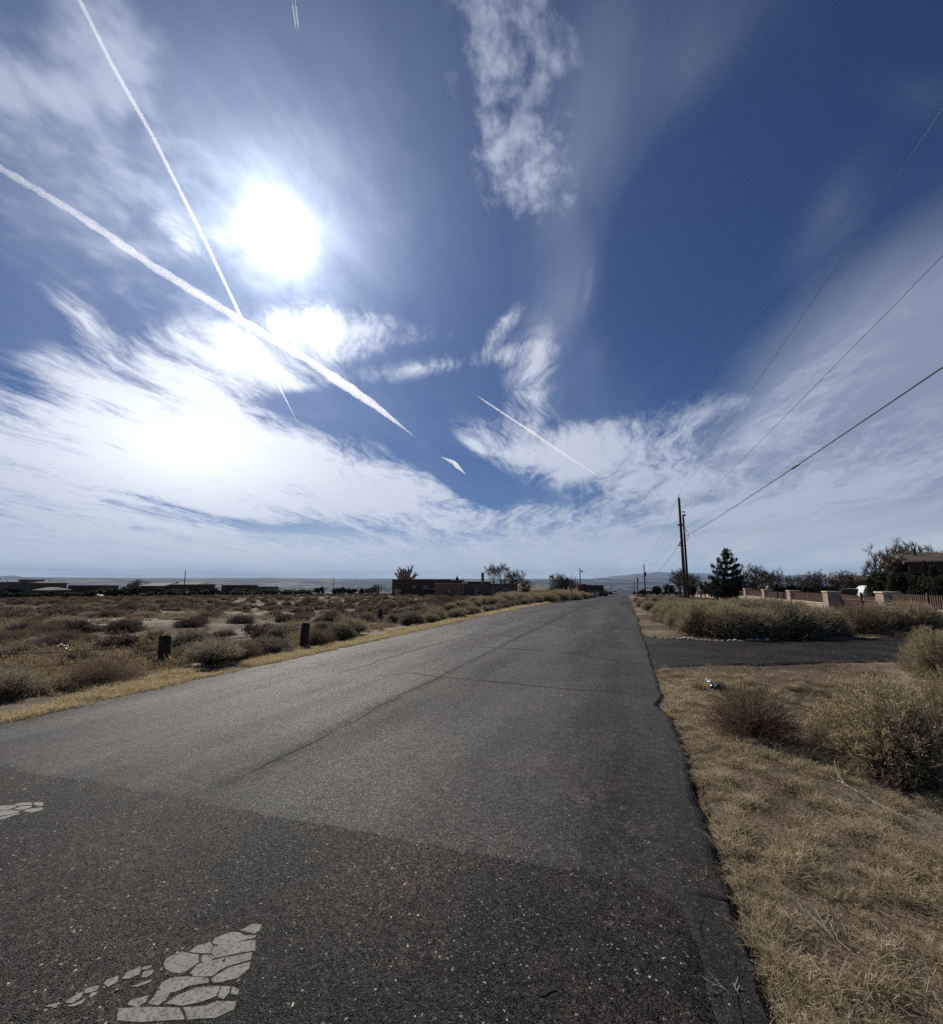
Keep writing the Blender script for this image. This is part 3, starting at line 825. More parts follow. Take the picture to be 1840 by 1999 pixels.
# ------------------------------------------------------------------ plants
def ribbons(P0, P1, w0, w1, t0, t1, r):
    """flat blades from P0 to P1 (n,3), widths w0,w1; returns verts, quads, tint"""
    n = len(P0)
    d = P1 - P0
    u = np.cross(d, r.normal(size=(n, 3))); u /= np.linalg.norm(u, axis=1, keepdims=True) + 1e-9
    w0 = np.broadcast_to(w0, n)[:, None]; w1 = np.broadcast_to(w1, n)[:, None]
    V = np.stack([P0 - u * w0 / 2, P0 + u * w0 / 2, P1 + u * w1 / 2, P1 - u * w1 / 2], 1).reshape(-1, 3)
    Q = np.arange(4 * n).reshape(n, 4)
    T = np.stack([np.broadcast_to(t0, n), np.broadcast_to(t0, n), np.broadcast_to(t1, n), np.broadcast_to(t1, n)], 1).ravel()
    return V, Q, T
def merge(parts):
    V, Q, T, off = [], [], [], 0
    for v, q, t in parts:
        V.append(v); Q.append(q + off); T.append(t); off += len(v)
    return np.concatenate(V), np.concatenate(Q), np.concatenate(T)
def unit(v): return v / (np.linalg.norm(v, axis=1, keepdims=True) + 1e-9)

def shrub_mesh(name, seed, n, rx, rz, mat, spread=80, wbase=0.009, sprigs=5, lobes=5, sprig_len=0.13, flop=0.10, seedmat=None, seed_n=0, low=0.0, ww=0.012):
    """many fine stems fanning from the root, each carrying short sprigs; the outline is broken by lobes"""
    r = np.random.default_rng(seed)
    az = r.uniform(0, 2 * np.pi, n); el = np.arccos(1 - r.uniform(0, 1, n) ** 0.85 * (1 - math.cos(R(spread))))
    d = np.stack([np.sin(el) * np.cos(az), np.sin(el) * np.sin(az), np.cos(el)], 1)
    L = 1 / np.sqrt((d[:, 0] ** 2 + d[:, 1] ** 2) / rx ** 2 + d[:, 2] ** 2 / rz ** 2)
    lob = unit(r.normal(size=(lobes * 2, 3)) * [1, 1, .6] + [0, 0, .5]); gain = r.uniform(-0.28, 0.22, lobes * 2)
    for k in range(lobes * 2):
        L = L * (1 + gain[k] * np.exp(-((1 - d @ lob[k]) / 0.07)))
    L = L * (1 - 0.45 * r.random(n) ** 2.2)
    base = np.stack([r.normal(0, rx * 0.10, n), r.normal(0, rx * 0.10, n), np.full(n, -0.03)], 1)
    tip = base + d * L[:, None]; tip[:, 2] = np.maximum(tip[:, 2], 0.02 + low)
    mid = base + (tip - base) * 0.55 + np.stack([np.zeros(n), np.zeros(n), L * flop], 1) + r.normal(0, 0.03, (n, 3)) * rz
    parts = [ribbons(base, mid, wbase, wbase * 0.8, 0, 0.4, r), ribbons(mid, tip, wbase * 0.8, wbase * 0.35, 0.4, 1.0, r)]
    stemV, stemQ, stemT = merge(parts)
    sp = []
    for k in range(sprigs):
        f = r.uniform(0.25, 1.0, n)[:, None]
        s0 = mid + (tip - mid) * f
        dd = unit(unit(tip - mid) * 0.9 + r.normal(0, 0.55, (n, 3)) + [0, 0, 0.35])
        l = (sprig_len * r.uniform(0.5, 1.2, n))[:, None]
        sp.append(ribbons(s0, s0 + dd * l, ww, ww * 0.35, 0.55, 1.0, r))
    fol = merge(sp)
    allp = [ (stemV, stemQ, stemT), fol ]
    sm = mesh_np(name + '_stems', stemV, stemQ, [mat], attr=stemT)
    fm = mesh_np(name + '_foliage', fol[0], fol[1], [mat], attr=fol[2])
    hm = None
    if seedmat is not None:
        keep = r.permutation(np.where(tip[:, 2] > rz * 0.35)[0])[:seed_n]
        # seed heads come in patches
        ph = np.sin(tip[keep, 0] * 7 + seed) + np.sin(tip[keep, 1] * 6.1) > -0.35
        keep = keep[ph]
        hp = []
        for k in range(7):
            c = tip[keep] + r.normal(0, 0.017, (len(keep), 3))
            dd = unit(r.normal(0, 1, (len(keep), 3)) + [0, 0, 0.8])
            hp.append(ribbons(c, c + dd * 0.017, 0.009, 0.005, 0.7, 1, r))
        h = merge(hp)
        hm = mesh_np(name + '_seed_heads', h[0], h[1], [seedmat], attr=h[2])
    # one-mesh version for small far copies
    av, aq, at2 = merge(allp + ([h] if hm else []))
    mi = np.zeros(len(aq), int)
    if hm: mi[-len(h[1]):] = 1
    one = mesh_np(name, av, aq, [mat] + ([seedmat] if hm else []), mi=mi, attr=at2)
    return dict(stems=sm, foliage=fm, heads=hm, one=one, rx=rx, rz=rz)

CH = [shrub_mesh('rabbitbrush', 40 + i, 1500, 0.72, 0.80, M['chamisa'], seedmat=M['seed'], seed_n=[520, 850, 300, 700][i], sprigs=9, lobes=7, ww=0.0075, wbase=0.007, sprig_len=0.11) for i in range(4)]
CHN = [shrub_mesh('rabbitbrush', 140 + i, 3000, 0.72, 0.80, M['chamisa'], seedmat=M['seed'], seed_n=1500, sprigs=13, lobes=9, ww=0.0042, wbase=0.0055, sprig_len=0.065) for i in range(2)]
SG = [shrub_mesh('sagebrush', 60 + i, 1000, 0.60, 0.62, M['sage'], spread=82, sprigs=6, lobes=6, sprig_len=0.11, ww=0.012) for i in range(3)]
UP = [shrub_mesh('wispy_shrub', 70 + i, 900, 0.50, 0.85, M['wispy'], spread=55, sprigs=5, lobes=5, sprig_len=0.14, wbase=0.006, ww=0.008) for i in range(3)]
BR = [shrub_mesh('brown_shrub', 80 + i, 800, 0.58, 0.48, M['brown'], spread=84, sprigs=3, lobes=5, sprig_len=0.15, wbase=0.006, ww=0.005) for i in range(3)]
DK = [shrub_mesh('dark_scrub', 90 + i, 500, 0.60, 0.46, M['dark_scrub'], spread=84, sprigs=4, lobes=5, sprig_len=0.13, wbase=0.010, ww=0.014) for i in range(3)]

def shrub(kind, fam, i, x, y, sx, sz, label, group=None, cat='shrub', full=True, rz=None):
    v = fam[i % len(fam)]
    z = rz_(x, y) - 0.02
    a = random.uniform(0, 6.28) if rz is None else rz
    s = (sx / v['rx'], sx / v['rx'] * random.uniform(0.9, 1.1), sz / v['rz'])
    if not full:
        o = link(kind, v['one'], loc=(x, y, z)); o.rotation_euler = (0, 0, a); o.scale = s
        return tag(o, label, cat, group)
    r = empty(kind, (x, y, z), a); r.scale = s
    tag(r, label, cat, group)
    link('stems', v['stems'], r); link('foliage', v['foliage'], r)
    if v['heads']: link('seed_heads', v['heads'], r)
    return r

def pshrub(kind, fam, i, px, base_py, half_px, top_px, label, group=None, full=True, cat='shrub'):
    """place by the root's spot on the ground; half width and height in metres follow from the distance"""
    x, y = hit(px, base_py)
    d = -x * math.sin(YAW) + y * math.cos(YAW)
    return shrub(kind, fam, i, x, y, half_px / F * d, top_px / F * d, label, group, cat, full)

# right-hand verge, one by one
pshrub('rabbitbrush', CHN, 1, 1748, 1464, 150, 172, 'large rounded grey-green rabbitbrush with straw seed heads in front of the driveway', None)
pshrub('rabbitbrush', CHN, 0, 1890, 1445, 120, 170, 'grey-green rabbitbrush cut by the right edge of the view, behind the large rounded one')
pshrub('rabbitbrush', CHN, 0, 1836, 1320, 68, 92, 'pale grey-green rabbitbrush at the near corner of the driveway')
pshrub('brown_shrub', BR, 0, 1470, 1432, 82, 98, 'low reddish-brown twiggy shrub beside the black plastic bag')
pshrub('brown_shrub', BR, 1, 1640, 1452, 60, 60, 'small brown dry shrub against the left foot of the large rabbitbrush')
for k, (wx, wy) in enumerate([(1.5, 3.1), (2.3, 3.9), (1.15, 4.7), (2.0, 5.6), (1.3, 6.6), (3.1, 3.4), (1.9, 7.9), (2.9, 8.8), (1.0, 8.3), (3.6, 4.4)]):
    shrub('dead_weed', BR, k, wx, wy, random.uniform(0.09, 0.17), random.uniform(0.07, 0.14), 'small dead brown weed in the straw grass of the right verge', 'small dead weeds on the right verge', 'weed', full=False)
HEDGE = [
    (1365, 1240, 42, 66, CH, 1, 'rabbitbrush bright with straw seed heads at the road end of the row behind the driveway'),
    (1420, 1243, 52, 70, CH, 3, 'yellow-topped rabbitbrush, second from the road end behind the driveway'),
    (1482, 1243, 52, 66, CH, 2, 'dark green rabbitbrush behind the driveway, third from the road end'),
    (1545, 1243, 52, 66, SG, 0, 'grey-green sagebrush mid-row behind the driveway'),
    (1606, 1241, 46, 60, CH, 0, 'rabbitbrush behind the driveway in front of the gate pillar with the low side wall'),
    (1668, 1236, 50, 58, BR, 2, 'brown dry shrub in the row in front of the wooden gate'),
    (1728, 1235, 56, 66, CH, 3, 'broad tan and olive rabbitbrush in front of the second gate pillar'),
    (1788, 1235, 48, 64, CH, 1, 'tan rabbitbrush at the right end of the row behind the driveway'),
]
for (px, py, hw, hh, fam, i, lab) in HEDGE:
    pshrub('rabbitbrush' if fam is CH else 'sagebrush' if fam is SG else 'brown_shrub', fam, i, px, py, hw * 1.05, hh, lab)
ROW2 = [(1318, 1216, 34, 46), (1350, 1206, 34, 38), (1395, 1204, 40, 38), (1445, 1202, 44, 38), (1500, 1200, 44, 36), (1550, 1202, 36, 34), (1330, 1228, 30, 50), (1640, 1212, 30, 30), (1590, 1212, 36, 34), (1700, 1210, 34, 28), (1765, 1210, 34, 30), (1810, 1216, 30, 34)]
RL = ['brownish rabbitbrush between the road edge and the tall pole pair', 'low rabbitbrush at the foot of the tall utility pole', 'olive rabbitbrush right of the tall utility pole, behind the first row', 'broad olive rabbitbrush below the young pine, behind the first row', 'rabbitbrush behind the first row, left of the low side wall', 'dark brown topped rabbitbrush touching the low stucco side wall', 'brown leggy rabbitbrush at the road end of the first row', 'small rabbitbrush at the foot of the wooden gate, left half', 'rabbitbrush against the gate pillar with the low side wall', 'small rabbitbrush at the foot of the wooden gate, right half', 'rabbitbrush below the picket fence by the second gate pillar', 'rabbitbrush at the stucco wall by the right edge of the view']
for k, (px, py, hw, hh) in enumerate(ROW2):
    pshrub('rabbitbrush', CH, k, px, py, hw, hh, RL[k])
FARR = [(1290, 1200, 20, 26), (1268, 1192, 16, 22), (1300, 1190, 20, 22), (1252, 1185, 12, 18), (1280, 1181, 16, 20), (1262, 1178, 12, 14), (1310, 1180, 18, 18), (1243, 1176, 8, 12), (1335, 1186, 18, 20), (1370, 1186, 22, 18), (1420, 1187, 22, 18), (1470, 1187, 22, 18)]
for k, (px, py, hw, hh) in enumerate(FARR):
    pshrub('rabbitbrush', CH, k + 1, px, py, hw, hh, 'straw-tinted rabbitbrush along the right verge before the tall pole' if k < 9 else 'olive rabbitbrush in front of the stucco pillars', 'rabbitbrush along the right verge' if k < 9 else 'rabbitbrush below the pillars', full=False)
pshrub('brown_shrub', BR, 2, 1296, 1214, 26, 22, 'low sprawling brown grass-like shrub at the far corner of the driveway')
# left verge, shrubs beside the fence
LV = []
yy = 3.6
while yy < 46:
    LV.append((-8.05 - 0.75 * random.random(), yy)); yy += 0.70 + 0.45 * random.random() + yy * 0.014
LV = [q for q in LV if not (any(abs(math.atan2(q[0], q[1]) - math.atan2(*hit(px, py))) < tol and q[1] < hit(px, py)[1] + 0.5 for px, py, tol in ((318, 1292, 0.04), (592, 1262, 0.03), (742, 1214, 0.02))))]
for k, (x, y) in enumerate(LV):
    fam, nm = ((UP, 'wispy_shrub'), (SG, 'sagebrush'), (UP, 'wispy_shrub'), (UP, 'wispy_shrub'), (BR, 'brown_shrub'))[(k * 7 + k // 3) % 5]
    if y > 13 and fam is UP and k % 2: fam, nm = SG, 'sagebrush'
    hz_ = {'wispy_shrub': 0.62, 'sagebrush': 0.55, 'brown_shrub': 0.42, 'rabbitbrush': 0.52}[nm] * random.uniform(0.7, 1.1)
    lab = {'wispy_shrub': 'wispy upright grey-green shrub', 'sagebrush': 'rounded grey sagebrush', 'brown_shrub': 'reddish-brown twiggy shrub', 'rabbitbrush': 'olive rabbitbrush'}[nm]
    ORD = ['first', 'second', 'third', 'fourth', 'fifth', 'sixth', 'seventh', 'eighth', 'ninth', 'tenth', 'eleventh', 'twelfth', 'thirteenth', 'fourteenth', 'fifteenth', 'sixteenth', 'seventeenth', 'eighteenth', 'nineteenth', 'twentieth']
    if k < 20: shrub(nm, fam, k, x, y, 0.5 * random.uniform(0.85, 1.2), hz_, lab + ' beside the golden verge grass, %s from the left edge' % ORD[k], 'shrubs beside the golden verge grass', full=True)
    else: shrub(nm, fam, k, x, y, 0.5 * random.uniform(0.85, 1.2), hz_, lab + ' in the farther part of the left verge', lab + ' of the farther left verge', full=y < 24)
for k in range(26):           # a looser second rank towards and beyond the fence
    y = 5 + 40 * random.random() ** 0.8; x = -9.2 - 1.8 * random.random()
    if any(abs(math.atan2(x, y) - math.atan2(*hit(px, py))) < 0.035 and y < hit(px, py)[1] + 0.6 for px, py in ((318, 1302), (592, 1262))): continue
    shrub('sagebrush', SG, k, x, y, 0.42 * random.uniform(0.7, 1.2), 0.42 * random.uniform(0.8, 1.2), 'small grey sagebrush close to the wire fence', 'sagebrush along the fence line', full=False)
# clumps along the left verge near the brown houses
CL = [(905, 1189, 20, 20), (880, 1192, 18, 16), (960, 1182, 30, 22), (985, 1180, 26, 26), (1010, 1178, 30, 24), (1035, 1177, 30, 22), (1060, 1176, 28, 24), (1085, 1174, 26, 24), (1110, 1172, 26, 22), (1130, 1170, 22, 18), (1145, 1168, 14, 14), (1095, 1167, 22, 18), (1050, 1168, 26, 18), (1005, 1169, 24, 16), (930, 1180, 20, 20), (1070, 1162, 20, 14)]
for k, (px, py, hw, hh) in enumerate(CL):
    pshrub('rabbitbrush', CH, k, px, py, hw, hh, 'pale rabbitbrush in the bank left of the road where it dips', 'rabbitbrush in the bank by the brown house', full=False)
# shrubs of the field, the largest in view
n_field = 0
for k in range(4000):
    if n_field >= 235: break
    px = random.uniform(-60, 1000); d = 12 + 75 * random.random() ** 1.35
    x, y = at(px, d)
    if x > -10.8: continue
    fam, nm, lab, gr = random.choices([(DK, 'dark_scrub', 'low dark brown scrub bush in the dry field left of the fence', 'dark scrub bushes in the field'),
                            (SG, 'sagebrush', 'low grey sagebrush in the dry field left of the fence', 'sagebrush in the field'),
                            (BR, 'brown_shrub', 'low reddish-brown shrub in the dry field left of the fence', 'brown shrubs in the field'),
                            (CH, 'rabbitbrush', 'tan and olive rabbitbrush in the dry field left of the fence', 'rabbitbrush in the field'),
                            (UP, 'wispy_shrub', 'wispy upright straw-grey shrub in the dry field left of the fence', 'wispy shrubs in the field')], (6, 2, 5, 1, 2))[0]
    s = random.uniform(0.30, 0.70)
    shrub(nm, fam, k, x, y, s, s * random.uniform(0.42, 0.70), lab, gr, full=False); n_field += 1

# ---- stuff: grasses, litter, far scrub (scattered by geometry nodes over point clouds)
def tuft_mesh(name, seed, n, h, spread, wd, mat, rad=0.05):
    r = np.random.default_rng(seed)
    az = r.uniform(0, 6.283, n); el = np.abs(r.normal(0, R(spread), n))
    d = np.stack([np.sin(el) * np.cos(az), np.sin(el) * np.sin(az), np.cos(el)], 1)
    L = h * r.uniform(0.45, 1.1, n)[:, None]
    b = np.stack([r.normal(0, rad, n), r.normal(0, rad, n), np.full(n, -0.01)], 1)
    m_ = b + d * L * 0.55; m_[:, 2] += h * 0.06
    d2 = unit(d + np.stack([np.cos(az), np.sin(az), np.full(n, -0.6)], 1) * r.uniform(0.1, 0.9, n)[:, None])
    t_ = m_ + d2 * L * 0.5
    t_[:, 2] = np.maximum(t_[:, 2], 0.004)
    v, q, t = merge([ribbons(b, m_, wd, wd * 0.8, 0, 0.5, r), ribbons(m_, t_, wd * 0.8, wd * 0.2, 0.5, 1, r)])
    return mesh_np(name, v, q, [mat], attr=t)
def litter_mesh(name, seed, n, size, mat, L=0.09, wd=0.0028):
    r = np.random.default_rng(seed)
    c = np.stack([r.uniform(-size, size, n), r.uniform(-size, size, n), np.abs(r.normal(0, 0.006, n)) + 0.004], 1)
    a = r.uniform(0, 6.283, n); l = L * r.uniform(0.25, 1.0, n)
    d = np.stack([np.cos(a) * l, np.sin(a) * l, r.normal(0, 0.10, n) * l + 0.1 * l], 1)
    v, q, t = ribbons(c, c + d, wd, wd * 0.5, 0.3, 1, r)
    return mesh_np(name, v, q, [mat], attr=t)

def scatter(name, label, pts, rots, scl, meshes, kind_label=None):
    me = bpy.data.meshes.new(name); me.vertices.add(len(pts))
    me.vertices.foreach_set('co', np.asarray(pts, dtype=np.float32).ravel())
    a = me.attributes.new('rot', 'FLOAT_VECTOR', 'POINT'); a.data.foreach_set('vector', np.asarray(rots, dtype=np.float32).ravel())
    a = me.attributes.new('scl', 'FLOAT_VECTOR', 'POINT'); a.data.foreach_set('vector', np.asarray(scl, dtype=np.float32).ravel())
    a = me.attributes.new('pick', 'INT', 'POINT'); a.data.foreach_set('value', rng.integers(0, len(meshes), len(pts)).astype(np.int32))
    o = link(name, me)
    g = bpy.data.node_groups.new(name + '_scatter', 'GeometryNodeTree')
    g.interface.new_socket('Geometry', in_out='INPUT', socket_type='NodeSocketGeometry')
    g.interface.new_socket('Geometry', in_out='OUTPUT', socket_type='NodeSocketGeometry')
    N = g.nodes; Lk = g.links
    gi = N.new('NodeGroupInput'); go = N.new('NodeGroupOutput')
    iop = N.new('GeometryNodeInstanceOnPoints'); g2i = N.new('GeometryNodeGeometryToInstance')
    for m_ in meshes[::-1]:
        src = bpy.data.objects.new(m_.name, m_)
        oi = N.new('GeometryNodeObjectInfo'); oi.inputs[0].default_value = src
        Lk.new(oi.outputs['Geometry'], g2i.inputs[0])
    def na(nm, ty):
        q = N.new('GeometryNodeInputNamedAttribute'); q.data_type = ty; q.inputs[0].default_value = nm
        return q.outputs[0]
    Lk.new(gi.outputs[0], iop.inputs['Points']); Lk.new(g2i.outputs[0], iop.inputs['Instance'])
    iop.inputs['Pick Instance'].default_value = True
    Lk.new(na('pick', 'INT'), iop.inputs['Instance Index'])
    e2r = N.new('FunctionNodeEulerToRotation'); Lk.new(na('rot', 'FLOAT_VECTOR'), e2r.inputs[0])
    Lk.new(e2r.outputs[0], iop.inputs['Rotation'])
    Lk.new(na('scl', 'FLOAT_VECTOR'), iop.inputs['Scale'])
    Lk.new(iop.outputs[0], go.inputs[0])
    md = o.modifiers.new('scatter', 'NODES'); md.node_group = g
    tag(o, label, name.replace('_', ' '), kind='stuff')
    return o
def pts_on(xs, ys, dz=0.0):
    return np.stack([xs, ys, ground(xs, ys) + dz], 1)
def rnd_rot(n, tilt=0.12):
    return np.stack([rng.normal(0, tilt, n), rng.normal(0, tilt, n), rng.uniform(0, 6.283, n)], 1)
def uni(n, a, b): return (rng.uniform(a, b, n)[:, None] * np.ones(3))

GR = [tuft_mesh('grass_tuft', 200 + i, 110, 0.085, 42, 0.0030, M['grass'], 0.038) for i in range(5)]
GR2 = [tuft_mesh('low_grass', 220 + i, 80, 0.05, 60, 0.0030, M['grass'], 0.06) for i in range(4)]
LT = [litter_mesh('straw_litter', 240 + i, 110, 0.20, M['straw'], 0.055, 0.0020) for i in range(5)]
def in_drive(x, y):
    n = np.interp(x, [p[0] for p in DRIVE_NEAR], [p[1] for p in DRIVE_NEAR]); f = np.interp(x, [p[0] for p in DRIVE_FAR], [p[1] for p in DRIVE_FAR])
    return (x > 0.3) & (x < 15) & (y > n + 0.02) & (y < f - 0.02)
# right verge, dense near the asphalt edge, patchy further out
def right_pts(n, y0, y1, xw, pw):
    x = ROAD_R + 0.03 + xw * rng.random(n) ** pw; y = y0 + (y1 - y0) * rng.random(n) ** 1.5
    k = (~in_drive(x, y)) & (x > road_edge(y, 1) + 0.055)
    return x[k], y[k]
x, y = right_pts(9000, 1.2, 9.8, 3.6, 1.5)
dens = 0.26 + 3.0 * fbm(x, y, 1.7, 4, 21) - 0.42 * np.clip(x - 1.1, 0, 2) + 0.5 * np.exp(-(x - 0.45) / 0.25)
k = rng.random(len(x)) < np.clip(dens, 0.02, 1) ; x, y = x[k], y[k]
s = rng.uniform(0.35, 1.0, len(x)) * np.where(rng.random(len(x)) < 0.10, 1.7, 1)
scatter('dry_grass', 'short golden dry grass on the right verge beside the asphalt', pts_on(x, y), rnd_rot(len(x), 0.2), np.stack([s * 1.05, s * 1.05, s * 0.85], 1), GR + GR2)
x, y = right_pts(7000, 1.0, 10.0, 6.5, 1.0)
s = rng.uniform(0.6, 1.3, len(x))
scatter('straw_litter', 'loose straw and dead stalks lying over the soil right of the road', pts_on(x, y, 0.0), rnd_rot(len(x), 0.06), np.stack([s, s, s], 1), LT)
GB = [tuft_mesh('bunch_grass', 210 + i, 230, 0.13, 40, 0.0030, M['grass'], 0.045) for i in range(4)]
x, y = right_pts(900, 1.4, 9.8, 5.0, 1.2)
s = rng.uniform(0.40, 1.15, len(x))
scatter('bunch_grass', 'larger clumps of dry bunch grass scattered on the right verge', pts_on(x, y), rnd_rot(len(x), 0.15), np.stack([s, s, s * 0.8], 1), GB)
x, y = right_pts(14000, 9.0, 60.0, 7.5, 1.1)
k = (fbm(x, y, 0.8, 3, 33) + 0.25 > rng.random(len(x)) * 0.9); x, y = x[k], y[k]
s = rng.uniform(0.7, 1.9, len(x))
scatter('verge_grass', 'pale dry grass along the far right verge beyond the driveway', pts_on(x, y), rnd_rot(len(x), 0.2), np.stack([s, s, s * .8], 1), GR2 + LT)
# golden strip on the left verge
n = 21000
y = 0.5 + 57 * rng.random(n) ** 1.25; x = road_edge(y, -1) + 0.03 - np.abs(rng.normal(0, 0.30, n)) * (0.45 + 1.5 * vnoise(y * 0 + 4, y, 0.9, 3)) - 0.0
k = rng.random(n) < 0.62 + 1.9 * fbm(x, y, 1.4, 3, 14); x, y = x[k], y[k]
s = rng.uniform(0.45, 1.15, len(x)) * (1 + y * 0.01)
M['golden'] = mat_plant('golden_grass', ((0.32, 0.25, 0.135), (0.43, 0.35, 0.21)), 0.45, (0.62, 0.52, 0.33))
GG = [tuft_mesh('golden_tuft', 260 + i, 100, 0.11, 45, 0.005, M['golden'], 0.045) for i in range(4)]
scatter('golden_verge_grass', 'bright golden grass fringe along the left edge of the asphalt', pts_on(x, y), rnd_rot(len(x), 0.2), np.stack([s, s, s * .8], 1), GG)
# left field cover
M['field_grass'] = mat_plant('field_bunch_grass', ((0.17, 0.125, 0.075), (0.27, 0.21, 0.13)), 0.35, (0.36, 0.29, 0.19))
FT = [tuft_mesh('field_tuft', 280 + i, 70, 0.15, 48, 0.009, M['field_grass'], 0.09) for i in range(3)] 
FS = [shrub_mesh('field_scrub', 300 + i, 110, 0.36, 0.27, [M['dark_scrub'], M['brown'], M['sage'], M['dark_scrub'], M['brown']][i], spread=85, sprigs=4, wbase=0.016, ww=0.020, sprig_len=0.11)['one'] for i in range(5)]
def field_pts(n, d0, d1, pw):
    px = rng.uniform(-120, 1230, n); d = d0 + (d1 - d0) * rng.random(n) ** pw
    bx = np.empty(n); by = np.empty(n)
    u = (px - CX) / F; f = math.cos(PITCH) - ((CY - 1140) / F) * math.sin(PITCH)
    c, s_ = math.cos(YAW), math.sin(YAW)
    X_ = u * c - f * s_; Y_ = u * s_ + f * c
    k_ = d / f
    return X_ * k_, Y_ * k_
x, y = field_pts(16000, 6, 120, 1.5)
k = (x < -8.3) & (fbm(x, y, 0.16, 3, 41) + 0.22 * rng.normal(size=len(x)) > 0.10); x, y = x[k], y[k]
s = rng.uniform(0.7, 1.6, len(x))
scatter('field_grass', 'tan dry bunch grass across the field left of the road', pts_on(x, y), rnd_rot(len(x)), np.stack([s, s, s], 1), FT)
x, y = field_pts(10000, 10, 200, 1.25)
k = (x < -9.5 - 0.02 * y) & (fbm(x, y, 0.10, 3, 47) + 0.22 * rng.normal(size=len(x)) > 0.08) ; x, y = x[k], y[k]
s = rng.uniform(0.5, 1.35, len(x)) * (1 + np.hypot(x, y) * 0.003)
scatter('field_scrub', 'low brown and grey scrub covering the field out to the houses', pts_on(x, y), rnd_rot(len(x)), np.stack([s, s, s * rng.uniform(.7, 1.2, len(s))], 1), FS)
# scrub right of the pole line and beyond
x = rng.uniform(2.5, 60, 5000); y = 18 + 150 * rng.random(5000) ** 1.2
k = (x > 2.5 + 0 * y) & ~((x > 12.2) & (x < 14.6)) & (fbm(x, y, 0.12, 3, 51) > -0.15); x, y = x[k], y[k]
s = rng.uniform(0.5, 1.2, len(x))
scatter('verge_scrub', 'low scrub between the road and the stucco pillars and beyond them', pts_on(x, y), rnd_rot(len(x)), np.stack([s, s, s], 1), FS)
# grit and small chips on the asphalt
def chips():
    r = np.random.default_rng(3); n = 1500
    x = r.uniform(-5.5, 0.42, n); y = 1.2 + 7.0 * r.random(n) ** 1.9
    z = np.array([road_z(a, b) for a, b in zip(x, y)])
    sz = r.uniform(0.0014, 0.0032, n) * np.where(r.random(n) < 0.03, 2.0, 1)
    base = np.array([(-1, -1, -1), (1, -1, -1), (1, 1, -1), (-1, 1, -1), (-.5, -.6, .8), (.7, -.4, .6), (.4, .7, .9), (-.6, .5, .5)])
    V = base[None] * sz[:, None, None] * r.uniform(0.5, 1.3, (n, 1, 3)) * r.uniform(.75, 1.2, (n, 8, 3))
    a = r.uniform(0, 6.28, n); c, s_ = np.cos(a)[:, None], np.sin(a)[:, None]
    V = np.stack([V[:, :, 0] * c - V[:, :, 1] * s_, V[:, :, 0] * s_ + V[:, :, 1] * c, V[:, :, 2] * .7], -1)
    V += np.stack([x, y, z + sz * 0.35], 1)[:, None]
    f = np.array([(4, 5, 6, 7), (0, 1, 5, 4), (1, 2, 6, 5), (2, 3, 7, 6), (3, 0, 4, 7)])
    Q = (f[None] + np.arange(n)[:, None, None] * 8).reshape(-1, 4)
    m, t, o = material('grit')
    isl = t.node('ShaderNodeNewGeometry').outputs['Random Per Island']
    cc = t.mix(t.smooth(isl, 0.2, 0.95), (0.04, 0.037, 0.034), (0.17, 0.15, 0.13))
    cc = t.mix(t.smooth(isl, 0.96, 0.97), cc, (0.40, 0.38, 0.34))
    principled(t, o, cc, 0.5, 0.5)
    return mesh_np('loose_grit', V.reshape(-1, 3), Q, [m])
tag(link('loose_grit', chips()), 'loose pale grit and stone chips on the near asphalt', 'grit', kind='stuff')

# ------------------------------------------------------------------ trees
def tree_skeleton(seed, levels=6, L0=1.0, split=(2, 3), ang=(22, 48), shrink=(0.62, 0.86), up=0.12, trunk=0.9, r0=0.055, wander=0.12, droop=0.0, first=4):
    rnd = random.Random(seed); segs = []; tips = []
    def grow(p, d, L, rad, lv):
        n = 3; q = p
        for k in range(n):
            d = (d + Vector([rnd.gauss(0, wander) for _ in range(3)]) + Vector((0, 0, up - droop * lv * 0.1))).normalized()
            q2 = q + d * (L / n)
            segs.append((q, q2, rad * (1 - 0.12 * k), rad * (1 - 0.12 * (k + 1)), lv)); q = q2
        if lv >= levels: tips.append((p, q, d)); return
        m = rnd.randint(*split) if lv else first
        a0 = rnd.uniform(0, 6.28)
        for k in range(m):
            a = R(rnd.uniform(*ang)); b = a0 + k * 6.283 / m + rnd.uniform(-.5, .5)
            u = d.orthogonal().normalized(); v = d.cross(u)
            nd = d * math.cos(a) + (u * math.cos(b) + v * math.sin(b)) * math.sin(a)
            grow(q, nd, L * rnd.uniform(*shrink), rad * (0.64 if lv else 0.6), lv + 1)
        if lv >= 1 and rnd.random() < 0.5:
            grow(segs[-2][0], (d + Vector([rnd.gauss(0, .7) for _ in range(3)])).normalized(), L * 0.5, rad * 0.4, min(levels, lv + 2))
    grow(Vector((0, 0, -0.1)), Vector((0, 0, 1)), L0 * trunk, r0, 0)
    return segs, tips
